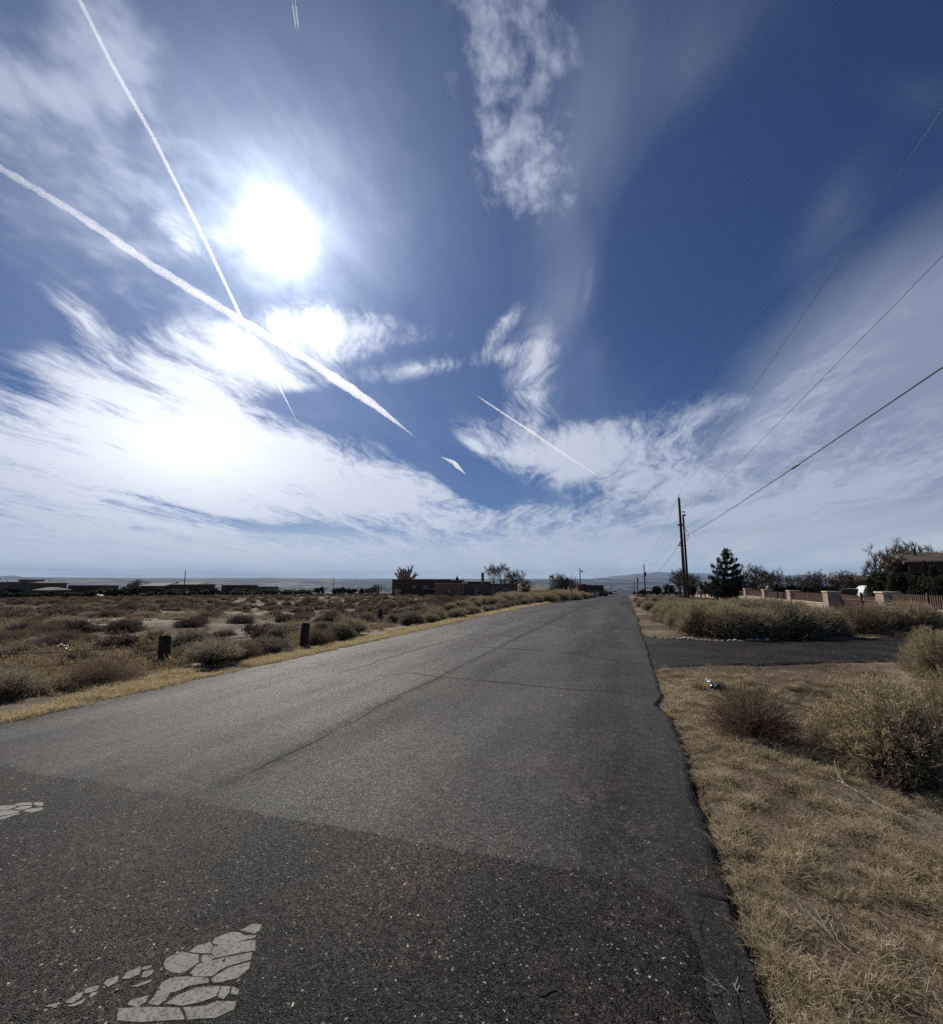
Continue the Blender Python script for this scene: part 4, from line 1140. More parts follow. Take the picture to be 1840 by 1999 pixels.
def seg_mesh(name, segs, mat, k=4, rmin=0.0):
    P0 = np.array([s_[0] for s_ in segs]); P1 = np.array([s_[1] for s_ in segs])
    r0 = np.maximum([s_[2] for s_ in segs], rmin); r1 = np.maximum([s_[3] for s_ in segs], rmin)
    d = unit(P1 - P0); h = np.where(np.abs(d[:, 2:3]) > 0.9, [[1., 0, 0]], [[0, 0, 1.]])
    u = unit(np.cross(d, h)); v = np.cross(d, u)
    n = len(segs); V = np.zeros((n, 2 * k, 3))
    for i in range(k):
        a = 2 * np.pi * i / k; e = u * math.cos(a) + v * math.sin(a)
        V[:, i] = P0 + e * r0[:, None] - d * r0[:, None] * 0.2; V[:, k + i] = P1 + e * r1[:, None]
    f = np.array([(i, (i + 1) % k, k + (i + 1) % k, k + i) for i in range(k)])
    Q = (f[None] + np.arange(n)[:, None, None] * 2 * k).reshape(-1, 4)
    return mesh_np(name, V.reshape(-1, 3), Q, [mat], smooth=k > 4)
def norm_height(segs):
    top = max(s_[1].z for s_ in segs); wid = max(math.hypot(s_[1].x, s_[1].y) for s_ in segs)
    return top, wid
def bare_variant(seed, mat, rmin, twig=7, tw=0.0042, tl=0.085, **kw):
    sg, tips = tree_skeleton(seed, **kw); top, wid = norm_height(sg)
    q = 0.94 / top; r = np.random.default_rng(seed)
    sc = lambda S_: [(a * q, b * q, r1 * q, r2 * q, l) for a, b, r1, r2, l in S_]
    # sprays of fine twigs on the last branches
    A = np.array([a for a, b, d in tips]) * q; B = np.array([b for a, b, d in tips]) * q; Dd = np.array([d for a, b, d in tips])
    A = np.repeat(A, twig, 0); B = np.repeat(B, twig, 0); Dd = np.repeat(Dd, twig, 0); n = len(A)
    p = A + (B - A) * r.uniform(0.0, 1.0, (n, 1)); d = unit(Dd + r.normal(0, 0.42, (n, 3)) + [0, 0, 0.25]); l = tl * r.uniform(0.4, 1.1, (n, 1))
    m1 = p + d * l * 0.5; d2 = unit(d + r.normal(0, 0.25, (n, 3)) + [0, 0, 0.2])
    v, f, t = merge([ribbons(p, m1, tw, tw * 0.8, 0, .5, r), ribbons(m1, m1 + d2 * l * 0.5, tw * 0.8, tw * 0.4, .5, 1, r)])
    return dict(trunk=seg_mesh('trunk', sc([s_ for s_ in sg if s_[4] <= 1]), mat, 6, rmin * 2), crown=seg_mesh('branches', sc([s_ for s_ in sg if s_[4] > 1]), mat, 3, rmin), twigs=mesh_np('twigs', v, f, [mat], attr=t), wid=wid / top)
TW = dict(up=0.08, wander=0.10)
BT = [
    bare_variant(1, M['bark'], 0.0016, levels=5, ang=(16, 38), up=0.10, trunk=0.5, first=5, wander=0.08, shrink=(0.66, 0.9)),
    bare_variant(2, M['bark'], 0.0016, levels=5, ang=(22, 46), up=0.05, trunk=0.30, first=7, wander=0.10, shrink=(0.66, 0.9), twig=8),
    bare_variant(3, M['pale_bark'], 0.0022, levels=4, ang=(14, 32), up=0.06, trunk=0.12, first=8, wander=0.05, twig=2, tl=0.10, split=(2, 2), shrink=(0.74, 0.92)),
    bare_variant(5, M['bark'], 0.0016, levels=5, ang=(24, 52), up=0.04, trunk=0.28, first=8, wander=0.12, shrink=(0.62, 0.88), twig=9),
]
def bare_tree(v, x, y, h, label, group=None, rz=0.0, wide=1.0, name='bare_tree'):
    q = BT[v]; r = empty(name, (x, y, rz_(x, y)), rz); r.scale = (h * wide, h * wide, h)
    tag(r, label, 'tree', group)
    link('trunk', q['trunk'], r); link('branches', q['crown'], r); link('twigs', q['twigs'], r)
    return r
def leafball(name, seed, n, mat, fn, size=0.05):
    """fn(r, n) gives points inside a crown of unit height"""
    r = np.random.default_rng(seed); c = fn(r, n)
    d = unit(r.normal(size=(len(c), 3)))
    v, q, t = ribbons(c - d * size, c + d * size, size * 0.9, size * 0.4, 0.3, 0.9, r)
    return mesh_np(name, v, q, [mat], attr=t)
def clumpy(r, n, nb=26, flatz=0.9):
    cs = unit(r.normal(size=(nb, 3))) * r.uniform(0.15, 0.40, (nb, 1)) * [1.05, 1.05, flatz] + [0, 0, 0.52]
    k = r.integers(0, nb, n); rad = r.uniform(0.10, 0.20, nb)[k][:, None]
    return cs[k] + unit(r.normal(size=(n, 3))) * rad * r.random((n, 1)) ** 0.4
EV = [leafball('evergreen_crown', 400 + i, 3600, M['evergreen'], clumpy, 0.030) for i in range(3)]
trunk_short = MB(); trunk_short.tube([(0, 0, -0.05), (0.01, 0, 0.25), (0, 0.01, 0.5)], [0.04, 0.03, 0.02], 6)
TS = trunk_short.mesh('trunk', M['bark'])
def evergreen(v, x, y, h, wd, label, group, name='evergreen_tree'):
    r = empty(name, (x, y, rz_(x, y)), random.uniform(0, 6)); r.scale = (wd, wd, h)
    tag(r, label, 'tree', group); link('trunk', TS, r); link('crown', EV[v % 3], r)
    return r

# ------------------------------------------------------------------ utility poles and lines
def ptree(v, px, base_d, top_py, label, group=None, wide=1.0, rz=0.0, name='bare_tree'):
    x, y = at(px, base_d); z = rz_(x, y); zt = at(px, base_d, top_py)[2]
    return bare_tree(v, x, y, zt - z, label, group, rz, wide, name)
PX, PY = at(1336, 52)
pz = rz_(PX, PY)
def pole_height(px, d, top_py):
    x, y = at(px, d); return x, y, rz_(x, y), at(px, d, top_py)[2] - rz_(x, y)
x, y, z, h = pole_height(1336, 52, 972)
p = empty('utility_pole', (x, y, z)); tag(p, 'tall dark wooden utility pole nearest the camera on the right verge', 'utility pole')
m = MB(); m.tube([(0, 0, -0.5), (0, 0, h * 0.5), (0, 0, h)], [0.175, 0.15, 0.125], 12); m.build('shaft', M['pole'], p, smooth=True)
m = MB(); m.tube([(0, 0, h), (0, 0, h + 0.28)], [0.03, 0.02], 6); m.build('top_pin', M['dark_metal'], p)
m = MB(); m.tube([(0, 0, h + 0.2), (0, 0, h + 0.34)], [0.05, 0.04], 8); m.build('insulator', M['ceramic'], p)
def bracket(par, zz, dx, nm='insulator', mat='ceramic'):
    m_ = MB(); m_.tube([(0, 0, zz), (dx, -0.02, zz + 0.02)], 0.025, 6); m_.build('bracket', M['dark_metal'], par)
    m_ = MB(); m_.tube([(dx, -0.02, zz - 0.09), (dx, -0.02, zz - 0.03), (dx, -0.02, zz + 0.03), (dx, -0.02, zz + 0.09)], [0.08, 0.13, 0.08, 0.12], 8); m_.build(nm, M[mat], par)
bracket(p, h - 3.05, -0.24, 'insulator', 'dark_metal'); bracket(p, h - 3.0, 0.24)
bracket(p, h - 5.05, -0.22); bracket(p, h - 5.3, -0.28, 'cable_clamp', 'dark_metal')
bracket(p, h - 1.6, 0.40, 'cutout_switch', 'dark_metal')
POLE_TOP = (x, y, z + h + 0.34); ARM1 = (x + 0.24, y, z + h - 3.0); CLAMP = (x - 0.28, y, z + h - 5.15); POLE_XY = (x, y, z, h)
# riser pipe, transformer-like fuse holder
m = MB(); m.tube([(0.0, -0.18, 0.2), (0.0, -0.17, h - 5.5)], 0.035, 6); m.build('riser_pipe', M['dark_metal'], p)
x2, y2, z2, h2 = pole_height(1342, 53.2, 1004)
p2 = empty('utility_pole', (x2, y2, z2)); tag(p2, 'shorter dark pole standing close behind the tall utility pole', 'utility pole')
m = MB(); m.tube([(0, 0, -0.5), (0, 0, h2 * 0.5), (0, 0, h2)], [0.13, 0.12, 0.10], 12); m.build('shaft', M['pole'], p2, smooth=True)
bracket(p2, h2 - 0.1, 0.22, 'insulator', 'dark_metal'); bracket(p2, h2 - 1.2, -0.18)
m = MB(); m.tube([(0.14, 0, h2 - 1.7), (0.34, 0, h2 - 1.9), (0.42, 0, h2 - 2.4), (0.30, 0, h2 - 2.9), (0.16, 0, h2 - 3.1)], 0.022, 6); m.build('cable_loop', M['wire'], p2)
m = MB(); m.box(-0.12, 0.12, -0.24, -0.12, h2 - 2.2, h2 - 1.75); m.build('junction_box', M['metal'], p2, 0.01)

def far_pole(px, d, top, label, arm=True, rad=0.14, extra=None):
    x, y, z, h = pole_height(px, d, top)
    q = empty('utility_pole', (x, y, z)); tag(q, label, 'utility pole')
    m_ = MB(); m_.tube([(0, 0, -0.4), (0, 0, h)], [rad, rad * 0.72], 8); m_.build('shaft', M['pole'], q, smooth=True)
    m_ = MB(); m_.tube([(0, 0, h), (0, 0, h + 0.3)], [0.05, 0.04], 6); m_.build('insulator', M['ceramic'], q)
    if arm:
        m_ = MB(); m_.tube([(0.22, 0, h - 2.6), (0.22, 0, h - 1.6)], 0.17, 8); m_.build('transformer', M['dark_metal'], q)
        m_ = MB(); m_.box(-0.05, 0.35, -0.04, 0.04, h - 3.2, h - 3.05); m_.build('bracket', M['dark_metal'], q)
    return x, y, z + h, q
fp1 = far_pole(1258.5, 108, 1103, 'dark utility pole second in the line beyond the tall one')
fp2 = far_pole(1244.2, 165, 1121, 'third utility pole in the receding line right of the road')
fp3 = far_pole(1238.3, 222, 1133, 'fourth utility pole in the receding line right of the road', False)
fp4 = far_pole(1235.0, 278, 1137, 'smallest utility pole at the far end of the line right of the road', False)
fp5 = far_pole(359.5, 128, 1114, 'lone thin utility pole standing in the field on the left', False, 0.13)
fp6 = far_pole(650.5, 215, 1129, 'small distant utility pole above the dark trees left of the brown house', False, 0.13)
fp8 = far_pole(1132.5, 95, 1110, 'pole with a hanging street lamp beside the brown house left of the road', False, 0.12)
m = MB(); m.tube([(0, 0, -0.25), (0.28, 0, -0.2), (0.34, 0, -0.3)], 0.035, 6); m.build('lamp_arm', M['metal'], fp8[3], loc=(0, 0, fp8[2] - fp8[3].location.z))
m = MB(); m.tube([(0.36, 0, -0.28), (0.36, 0, -0.45), (0.36, 0, -0.75)], [0.06, 0.2, 0.16], 8); m.build('street_lamp_head', M['metal'], fp8[3], loc=(0, 0, fp8[2] - fp8[3].location.z))
far_pole(1192.5, 190, 1141, 'short distant pole beyond the road dip, left of the road', False, 0.10)
far_pole(540, 250, 1139, 'tiny distant pole behind the dark hedge left of the field', False, 0.10)
far_pole(671, 240, 1141, 'tiny distant pole over the round dark trees', False, 0.10)

def wire(name, label, a, b, sag, rad, cat='power line', n=40, mat='wire'):
    a, b = Vector(a), Vector(b); m_ = MB(); pts = []
    for i in range(n + 1):
        t = i / n; q = a.lerp(b, t); q.z -= sag * 4 * t * (1 - t); pts.append(q - a)
    m_.tube(pts, rad, 5); o = m_.build(name, M[mat], None, smooth=True, loc=a)
    return tag(o, label, cat)
# spans towards the next pole behind the camera, parallel to the road
def span_end(start, px, py, dist=22.0):
    """the far end lies on the continuation of the line through the start and a sight line"""
    d = wdir(px, py); k = 6.0
    # choose the point on the sight line whose x equals the start's x (the line runs along the road)
    t = start[0] / d.x
    q = Vector((start[0], d.y * t, d.z * t + CAM_H))
    s_ = Vector(start); return s_ + (q - s_) * 1.0
T0 = Vector(POLE_TOP); E0 = span_end(T0, 1838, 205)
A0 = Vector((x2 + 0.22, y2, z2 + h2 - 0.1)); E1 = span_end(A0, 1838, 492)
C0 = Vector((x2 + 0.0, y2 - 0.14, z2 + h2 - 2.6)); E2 = span_end(C0, 1840, 703)
def ext(a, b, k): return a + (b - a) * k
wire('power_line', 'thin highest power line from the tall pole top to the upper right', T0, ext(T0, E0, 1.25), 0.15, 0.007)
wire('power_line', 'thin middle power line between the highest line and the thick cable', A0, ext(A0, E1, 1.25), 0.15, 0.008)
wire('telephone_cable', 'thick black cable with a splice running from the pole pair to the right', C0, ext(C0, E2, 1.25), 0.22, 0.020, 'cable')
q = C0 + (E2 - C0) * 0.62
sp_ = [o for o in bpy.data.objects if o.name == 'telephone_cable'][0]
m = MB(); L_ = (E2 - C0).normalized()
m.tube([-L_ * 0.45, -L_ * 0.35, L_ * 0.35, L_ * 0.45], [0.02, 0.045, 0.045, 0.02], 8)
o = m.build('splice', M['wire'], sp_); o.location = (C0 + (E2 - C0) * 0.80 / 1.0 - C0); o.location.z -= 0.22 * 4 * 0.64 * 0.36 
T1 = Vector((fp1[0], fp1[1], fp1[2]))
wire('power_line', 'thin line from the tall pole top to the second pole down the road', T0, T1 + Vector((0, 0, 0.3)), 0.9, 0.008)
wire('power_line', 'second thin line from the pole pair to the second pole down the road', Vector(ARM1), T1 + Vector((0, 0, -1.6)), 0.9, 0.008)
wire('telephone_cable', 'dark cable sloping left from the tall pole down to the second pole', Vector(CLAMP), T1 + Vector((0, 0, -3.1)), 1.0, 0.022, 'cable')
wire('power_line', 'thin line between the second and third poles down the road', T1 + Vector((0, 0, .3)), (fp2[0], fp2[1], fp2[2] + .3), 0.9, 0.012)
wire('service_wire', 'thin sagging wire from the lamp pole across to the second utility pole', (fp8[0] + 0.2, fp8[1], fp8[2] - 0.3), T1 + Vector((0, 0, -2.6)), 1.6, 0.014, 'service wire')
wl = at(-300, 118, 1100)
wire('power_line', 'thin line over the left field from the lone pole out of view', (fp5[0], fp5[1], fp5[2] + 0.3), wl, 0.6, 0.010)
wire('power_line', 'thin lower line over the left field from the lone pole out of view', (fp5[0], fp5[1], fp5[2] - 1.0), (wl[0], wl[1], wl[2] - 1.0), 0.6, 0.010)
wr = (fp6[0], fp6[1], fp6[2] + 0.3)
wire('power_line', 'thin sagging line from the lone field pole towards the distant small pole', (fp5[0], fp5[1], fp5[2] + 0.3), wr, 1.2, 0.010)

def edge_rubble():
    r = np.random.default_rng(9); n = 5200
    side = r.random(n) < 0.7
    y = 1.0 + 26 * r.random(n) ** 1.8
    x = np.where(side, road_edge(y, 1) + 0.03 + np.abs(r.normal(0, 0.055, n)) - 0.03, road_edge(y, -1) - np.abs(r.normal(0, 0.06, n)) + 0.01)
    z = ground(x, y)
    inside = (x < road_edge(y, 1)) & (x > road_edge(y, -1))
    z = np.where(inside, grade(x, y) + 0.018 + 0.002, z)
    sz = r.uniform(0.003, 0.010, n) * np.where(r.random(n) < 0.05, 2.2, 1)
    base = np.array([(-1, -1, -1), (1, -1, -1), (1, 1, -1), (-1, 1, -1), (-.5, -.6, .8), (.7, -.4, .6), (.4, .7, .9), (-.6, .5, .5)])
    V = base[None] * sz[:, None, None] * r.uniform(0.5, 1.3, (n, 1, 3)) * r.uniform(.75, 1.2, (n, 8, 3))
    a = r.uniform(0, 6.28, n); c, s_ = np.cos(a)[:, None], np.sin(a)[:, None]
    V = np.stack([V[:, :, 0] * c - V[:, :, 1] * s_, V[:, :, 0] * s_ + V[:, :, 1] * c, V[:, :, 2] * .7], -1)
    V += np.stack([x, y, z + sz * 0.35], 1)[:, None]
    f = np.array([(4, 5, 6, 7), (0, 1, 5, 4), (1, 2, 6, 5), (2, 3, 7, 6), (3, 0, 4, 7)])
    Q = (f[None] + np.arange(n)[:, None, None] * 8).reshape(-1, 4)
    m, t, o = material('asphalt_crumb'); isl = t.node('ShaderNodeNewGeometry').outputs['Random Per Island']
    principled(t, o, t.mix(t.smooth(isl, 0.3, 1.0), (0.018, 0.017, 0.016), (0.14, 0.115, 0.09)), 0.85, 0.15)
    return mesh_np('edge_gravel', V.reshape(-1, 3), Q, [m])
tag(link('edge_gravel', edge_rubble()), 'crumbled asphalt and gravel along both ragged edges of the road', 'gravel', kind='stuff')
# grass spilling over the asphalt edge
y = 1.0 + 45 * rng.random(420) ** 1.7; x = road_edge(y, 1) + rng.normal(0.02, 0.02, 420)
k = ~((y > 9.3) & (y < 16.6)); x, y = x[k], y[k]
P_ = np.stack([x, y, np.where(x < road_edge(y, 1), grade(x, y) + 0.012, ground(x, y))], 1); s = rng.uniform(0.25, 0.6, len(x))
scatter('edge_grass', 'dry grass creeping over the right edge of the asphalt', P_, rnd_rot(len(x), 0.3), np.stack([s, s, s * .8], 1), GR)

# ------------------------------------------------------------------ fence on the left: thick posts and a wire
fence = None
POSTS = [(318, 1292, 0.58, 0.115), (592, 1262, 0.62, 0.105), (742, 1214, 0.50, 0.105), (892, 1191, 0.48, 0.105)]
pts = []
for k, (px, py, h, rad) in enumerate(POSTS):
    x, y = hit(px, py); pts.append((x, y, rz_(x, y), h, rad))
d0 = (Vector(pts[0][:2]) - Vector(pts[1][:2]))
pts.insert(0, (pts[0][0] + d0.x, pts[0][1] + d0.y, rz_(pts[0][0] + d0.x, pts[0][1] + d0.y), 0.62, 0.11))
fence = empty('wire_fence', pts[1][:3]); tag(fence, 'low wire fence on thick weathered wooden posts between verge and field', 'fence')
fl = Vector(pts[1][:3])
for k, (x, y, z, h, rad) in enumerate(pts):
    m = MB(); a = 0.02 * (-1) ** k
    hh = h
    m.tube([(0, 0, -0.2), (0.01, 0, hh * 0.3), (0.03 * (-1) ** k, 0.01, hh * 0.92), (0.04 * (-1) ** k, 0.015, hh)], [rad, rad * 1.0, rad * 0.95, rad * 0.82], 14)
    vv = [list(v_) for v_ in m.v]
    rr = random.Random(k)
    for v_ in vv: v_[0] += rr.uniform(-.008, .008); v_[1] += rr.uniform(-.008, .008); v_[2] += (rr.uniform(-.02, .02) if v_[2] > hh * .9 else 0)
    m.v = [tuple(v_) for v_ in vv]
    m.build('fence_post', M['post'], fence, loc=Vector((x, y, z)) - fl)
for lv in (0.80, 0.42):
    for k in range(len(pts) - 1):
        a, b = pts[k], pts[k + 1]; m = MB(); P_ = []
        for i in range(13):
            t = i / 12; P_.append(Vector((a[0] + (b[0] - a[0]) * t, a[1] + (b[1] - a[1]) * t, (a[2] + a[3] * lv) * (1 - t) + (b[2] + b[3] * lv) * t - 0.10 * 4 * t * (1 - t))) - fl)
        m.tube(P_, 0.006 if lv > .5 else 0.004, 5); m.build('fence_wire', M['rust_wire'], fence)
x, y = hit(945, 1196); z = rz_(x, y)
p = empty('marker_post', (x, y, z)); tag(p, 'thin dark metal marker post standing in the left verge before the brown house', 'post')
m = MB(); m.box(-0.025, 0.025, -0.006, 0.006, -0.2, 0.83); m.build('stake', M['dark_metal'], p)
m = MB(); m.box(-0.05, 0.05, -0.012, -0.007, 0.62, 0.83); m.build('plate', M['dark_metal'], p)

# ------------------------------------------------------------------ stucco pillars, low wall, pickets and gate on the right
FXP, STEP = 13.0, 7.87
PIL_H = 1.38
pil_parts = {}
m = MB(); m.box(0, 0.75, -0.9, 0, -0.6, PIL_H - 0.07); me_shaft = m.mesh('shaft', M['stucco_pink'], 0.015)
m = MB(); m.box(-0.05, 0.80, -0.95, 0.05, PIL_H - 0.07, PIL_H + 0.03); me_cap = m.mesh('cap', M['stucco_cap'], 0.015)
lab_p = ['stucco gate pillar right of the wooden gate', 'stucco gate pillar left of the wooden gate, beside the low side wall'] + \
        ['stucco pillar %s counted leftwards from the left gate pillar' % w_ for w_ in ('first', 'second', 'third', 'fourth', 'fifth', 'sixth', 'seventh', 'eighth', 'ninth', 'tenth')]
PIL_Y = [31.46 + STEP * k for k in range(12)]
PIL_Y[0] = 31.9
pil_z = []
for k, yv in enumerate(PIL_Y):
    z = rz_(FXP, yv); pil_z.append(z)
    r = empty('stucco_pillar', (FXP, yv, z)); tag(r, lab_p[k], 'pillar')
    link('shaft', me_shaft, r); link('cap', me_cap, r)
# low wall runs with pickets (each bay a thing: wall and pickets)
picket = MB(); picket.prism([(0, 0), (0.075, 0), (0.075, 0.60), (0.0375, 0.64), (0, 0.60)], 1, -0.012, 0.012)
me_picket = picket.mesh('picket', M['picket'])
def bay(y0, y1, z, label, wall_h=0.52, pick=True, every=0.17):
    r = empty('picket_wall', (FXP + 0.2, y0, z)); tag(r, label, 'fence')
    L = y1 - y0
    m_ = MB(); m_.box(-0.12, 0.12, 0, L, -0.6, wall_h); m_.build('low_wall', M['stucco_pink'], r, 0.012)
    m_ = MB(); m_.box(-0.15, 0.15, 0, L, wall_h, wall_h + 0.05); m_.build('wall_cap', M['stucco_cap'], r, 0.01)
    if pick:
        n_ = int(L / every)
        for i in range(n_):
            o_ = link('picket', me_picket, r, (0.04, 0.08 + i * every, wall_h + 0.08)); o_.rotation_euler = (0, 0, R(90))
        for zz in (0.20, 0.50):
            m_ = MB(); m_.box(0.055, 0.095, 0.02, L - 0.02, wall_h + zz, wall_h + zz + 0.06); m_.build('rail', M['picket'], r)
        m_ = MB(); m_.box(0.0, 0.10, L / 2 - .05, L / 2 + .05, wall_h + 0.05, wall_h + 0.78); m_.build('picket_post', M['picket'], r, 0.005)
    return r
bay(24.2, PIL_Y[0] - 0.95, rz_(FXP, 28), 'picket fence on a low stucco wall at the right edge of the view', 0.50)
for k in range(1, 11):
    zz = rz_(FXP, (PIL_Y[k] + PIL_Y[k + 1]) / 2)
    bay(PIL_Y[k] + 0.0, PIL_Y[k + 1] - 0.95, zz, 'brown picket panel on low stucco wall, %s bay left of the wooden gate' % ['first', 'second', 'third', 'fourth', 'fifth', 'sixth', 'seventh', 'eighth', 'ninth', 'tenth'][k - 1], 0.50 + 0.05 * (k % 2), True, 0.17 if k < 4 else 0.34)
# wooden gate, two leaves
gz = rz_(FXP, 35.5)
gate = empty('wooden_gate', (FXP + 0.62, PIL_Y[0], gz)); tag(gate, 'brown wooden picket gate between the two nearest stucco pillars', 'gate')
L = PIL_Y[1] - 0.95 - PIL_Y[0]
for half in (0, 1):
    y0 = half * L / 2
    lf = empty('gate_leaf', (0, y0 + 0.05, 0)); lf.parent = gate
    m = MB()
    for zz in (0.25, 0.78): m.box(-0.02, 0.02, 0, L / 2 - 0.1, zz, zz + 0.08)
    o = m.build('rail', M['picket'], lf)
    for i in range(int((L / 2 - 0.12) / 0.15)):
        hh = 1.0 + 0.22 * abs(i * 0.15 / (L / 2) - (0.0 if half else 1.0)) * 0.6
        o = link('picket', me_picket, lf, (0.03, 0.05 + i * 0.15, 0.06)); o.rotation_euler = (0, 0, R(90)); o.scale = (1, 1, hh / 0.64)
m = MB(); m.box(-0.06, 0.06, L / 2 - 0.05, L / 2 + 0.05, -0.2, 1.28); m.build('gate_post', M['picket'], gate, 0.005)
# low return wall beside the left gate pillar is the first bay; a pale lamp arm on the fourth pillar
x, y, z = FXP + 0.4, PIL_Y[3] - 0.45, pil_z[3] + PIL_H
p = empty('spotlight', (x, y, z)); tag(p, 'small pale floodlight tilted on top of a stucco pillar', 'floodlight')
m = MB(); m.tube([(0, 0, 0), (0, 0, 0.14)], 0.02, 6); m.build('stem', M['metal'], p)
m = MB(); m.tube([(-0.08, 0, 0.12), (0.10, 0, 0.28), (0.14, 0, 0.31)], [0.05, 0.09, 0.09], 10); m.build('lamp_head', M['white_paint'], p)

# ------------------------------------------------------------------ buildings
def building(name, label, px0, px1, d, top_py, depth, mat, cat='house', turn=0.0, z_off=-0.3):
    """front face spans two bearings at a forward distance; returns (root, width, height) with x along the front, y away"""
    a = Vector(at(px0, d)); b = Vector(at(px1, d + turn))
    z = rz_((a.x + b.x) / 2, (a.y + b.y) / 2)
    top = at((px0 + px1) / 2, d + turn / 2, top_py)[2]
    r = empty(name, (a.x, a.y, z), math.atan2(b.y - a.y, b.x - a.x)); tag(r, label, cat)
    W, H = (b - a).length, top - z
    m_ = MB(); m_.box(0, W, 0, depth, z_off - 1.0, H); m_.build('wall', mat, r, 0.03)
    return r, W, H
def parapet(r, x0, x1, y0, y1, z, mat='coping', t=0.22, h=0.14):
    m_ = MB()
    m_.box(x0 - .04, x1 + .04, y0 - .04, y0 + t, z, z + h); m_.box(x0 - .04, x1 + .04, y1 - t, y1 + .04, z, z + h)
    m_.box(x0 - .04, x0 + t, y0 + t, y1 - t, z, z + h); m_.box(x1 - t, x1 + .04, y0 + t, y1 - t, z, z + h)
    return m_.build('parapet', M[mat], r)
def window(r, x, z, w_, h, y=0.0, mull=1, mat='window'):
    m_ = MB(); t = 0.07
    m_.box(x - t, x + w_ + t, y - 0.06, y - 0.002, z - t, z); m_.box(x - t, x + w_ + t, y - 0.06, y - 0.002, z + h, z + h + t)
    m_.box(x - t, x, y - 0.06, y - 0.002, z, z + h); m_.box(x + w_, x + w_ + t, y - 0.06, y - 0.002, z, z + h)
    for i in range(mull):
        xx = x + w_ * (i + 1) / (mull + 1); m_.box(xx - .03, xx + .03, y - 0.05, y - 0.004, z, z + h)
    f = m_.build('window', M['coping'], r)
    m_ = MB(); m_.box(x, x + w_, y - 0.03, y - 0.003, z, z + h); m_.build('pane', M[mat], f)
    return f
def blockpart(r, name, x0, x1, y0, y1, z0, z1, mat, bevel=0.02):
    m_ = MB(); m_.box(x0, x1, y0, y1, z0, z1); return m_.build(name, M[mat] if isinstance(mat, str) else mat, r, bevel)
def roof_hip(r, x0, x1, y0, y1, z, h, mat, over=0.5, ridge=0.3):
    x0 -= over; x1 += over; y0 -= over; y1 += over; m_ = MB()
    ym = (y0 + y1) / 2; i = (x1 - x0) * ridge
    m_.add([(x0, y0, z), (x1, y0, z), (x1, y1, z), (x0, y1, z), (x0 + i, ym, z + h), (x1 - i, ym, z + h), (x0, y0, z - .2), (x1, y0, z - .2), (x1, y1, z - .2), (x0, y1, z - .2)],
           [(0, 1, 5, 4), (1, 2, 5), (2, 3, 4, 5), (3, 0, 4), (6, 7, 1, 0), (7, 8, 2, 1), (8, 9, 3, 2), (9, 6, 0, 3), (9, 8, 7, 6)])
    return m_.build('roof', M[mat], r)

# dark brown adobe house left of the road
r, W, H = building('adobe_house', 'long dark brown adobe house with flat roof left of the road', 765, 906, 100, 1132.2, 13, M['adobe_brown'], turn=2)
parapet(r, 0, W * 0.80, 0, 13, H, 'adobe_brown')
sc = W / 141.0
for (a, b, zz, hh) in ((38, 46, 1.75, .5), (60, 70, 1.7, .55)): window(r, a * sc, zz, (b - a) * sc, hh, mull=1)
blockpart(r, 'portal_beam', 58 * sc, 100 * sc, -1.6, -0.02, 1.50, 1.72, 'coping')
for xx in (59, 72, 86): blockpart(r, 'portal_post', xx * sc, xx * sc + 0.2, -1.55, -1.35, -1.0, 1.50, 'adobe_brown')
blockpart(r, 'door', 76 * sc, 84 * sc, -0.05, -0.003, -0.3, 1.45, 'dark_metal')
blockpart(r, 'roof_step', 108 * sc, 140 * sc, 1.0, 12.0, H - 0.5, H + 0.0, 'adobe_brown')
c = blockpart(r, 'chimney', 127 * sc, 132.5 * sc, 3, 3.7, H - 0.3, H + 0.55, 'adobe_brown')
m = MB(); m.tube([(129.6 * sc, 3.3, H + 0.5), (129.6 * sc, 3.3, H + 0.95)], [0.1, 0.14], 8); m.build('flue', M['dark_metal'], c)
# adobe block nearer the road
r, W, H = building('adobe_garage', 'lighter brown flat adobe block in front of the long dark house', 848, 906, 84, 1140.2, 9, M['adobe_light'], cat='house')
parapet(r, 0, W, 0, 9, H, 'coping', h=0.10)
sc = W / 58.0
window(r, 27 * sc, 0.75, 2.4 * sc, 0.75, mull=0); window(r, 45 * sc, 0.75, 2.4 * sc, 0.75, mull=0)
blockpart(r, 'ledge', 25 * sc, 47 * sc, -0.10, -0.003, 0.42, 0.52, 'adobe_light')
r, W, H = building('adobe_wing', 'dark grey adobe wing right of the lighter brown block', 906.5, 1010, 86, 1140.6, 10, M['adobe_grey'], cat='house', turn=3)
parapet(r, 0, W, 0, 10, H, 'adobe_grey', h=0.10)
sc = W / 103.0
window(r, 20 * sc, 0.4, 5 * sc, 1.2, mull=1); window(r, 52 * sc, 0.4, 5 * sc, 1.2, mull=1); window(r, 75 * sc, 0.6, 6 * sc, 1.0, mull=1)
blockpart(r, 'roof_block', 14 * sc, 58 * sc, 2.5, 7, H, H + 0.50, 'adobe_brown')
f = blockpart(r, 'chimney', 38 * sc, 42.2 * sc, 1.5, 2.0, H - 0.2, H + 2.15, 'adobe_grey')
blockpart(r, 'vent_stack', 103 * sc - .5, 103 * sc - .1, 2, 2.4, H - 0.2, H + 1.0, 'dark_metal')
# house with olive roof
r, W, H = building('olive_roof_house', 'low house with a broad olive-grey roof right of the adobe wing', 1016, 1058, 98, 1152, 9, M['adobe_brown'])
roof_hip(r, 0, W, 0, 9, H, 1.35, 'roof_olive', 0.5, 0.10)
window(r, W * 0.55, 0.2, 0.9, 0.8)
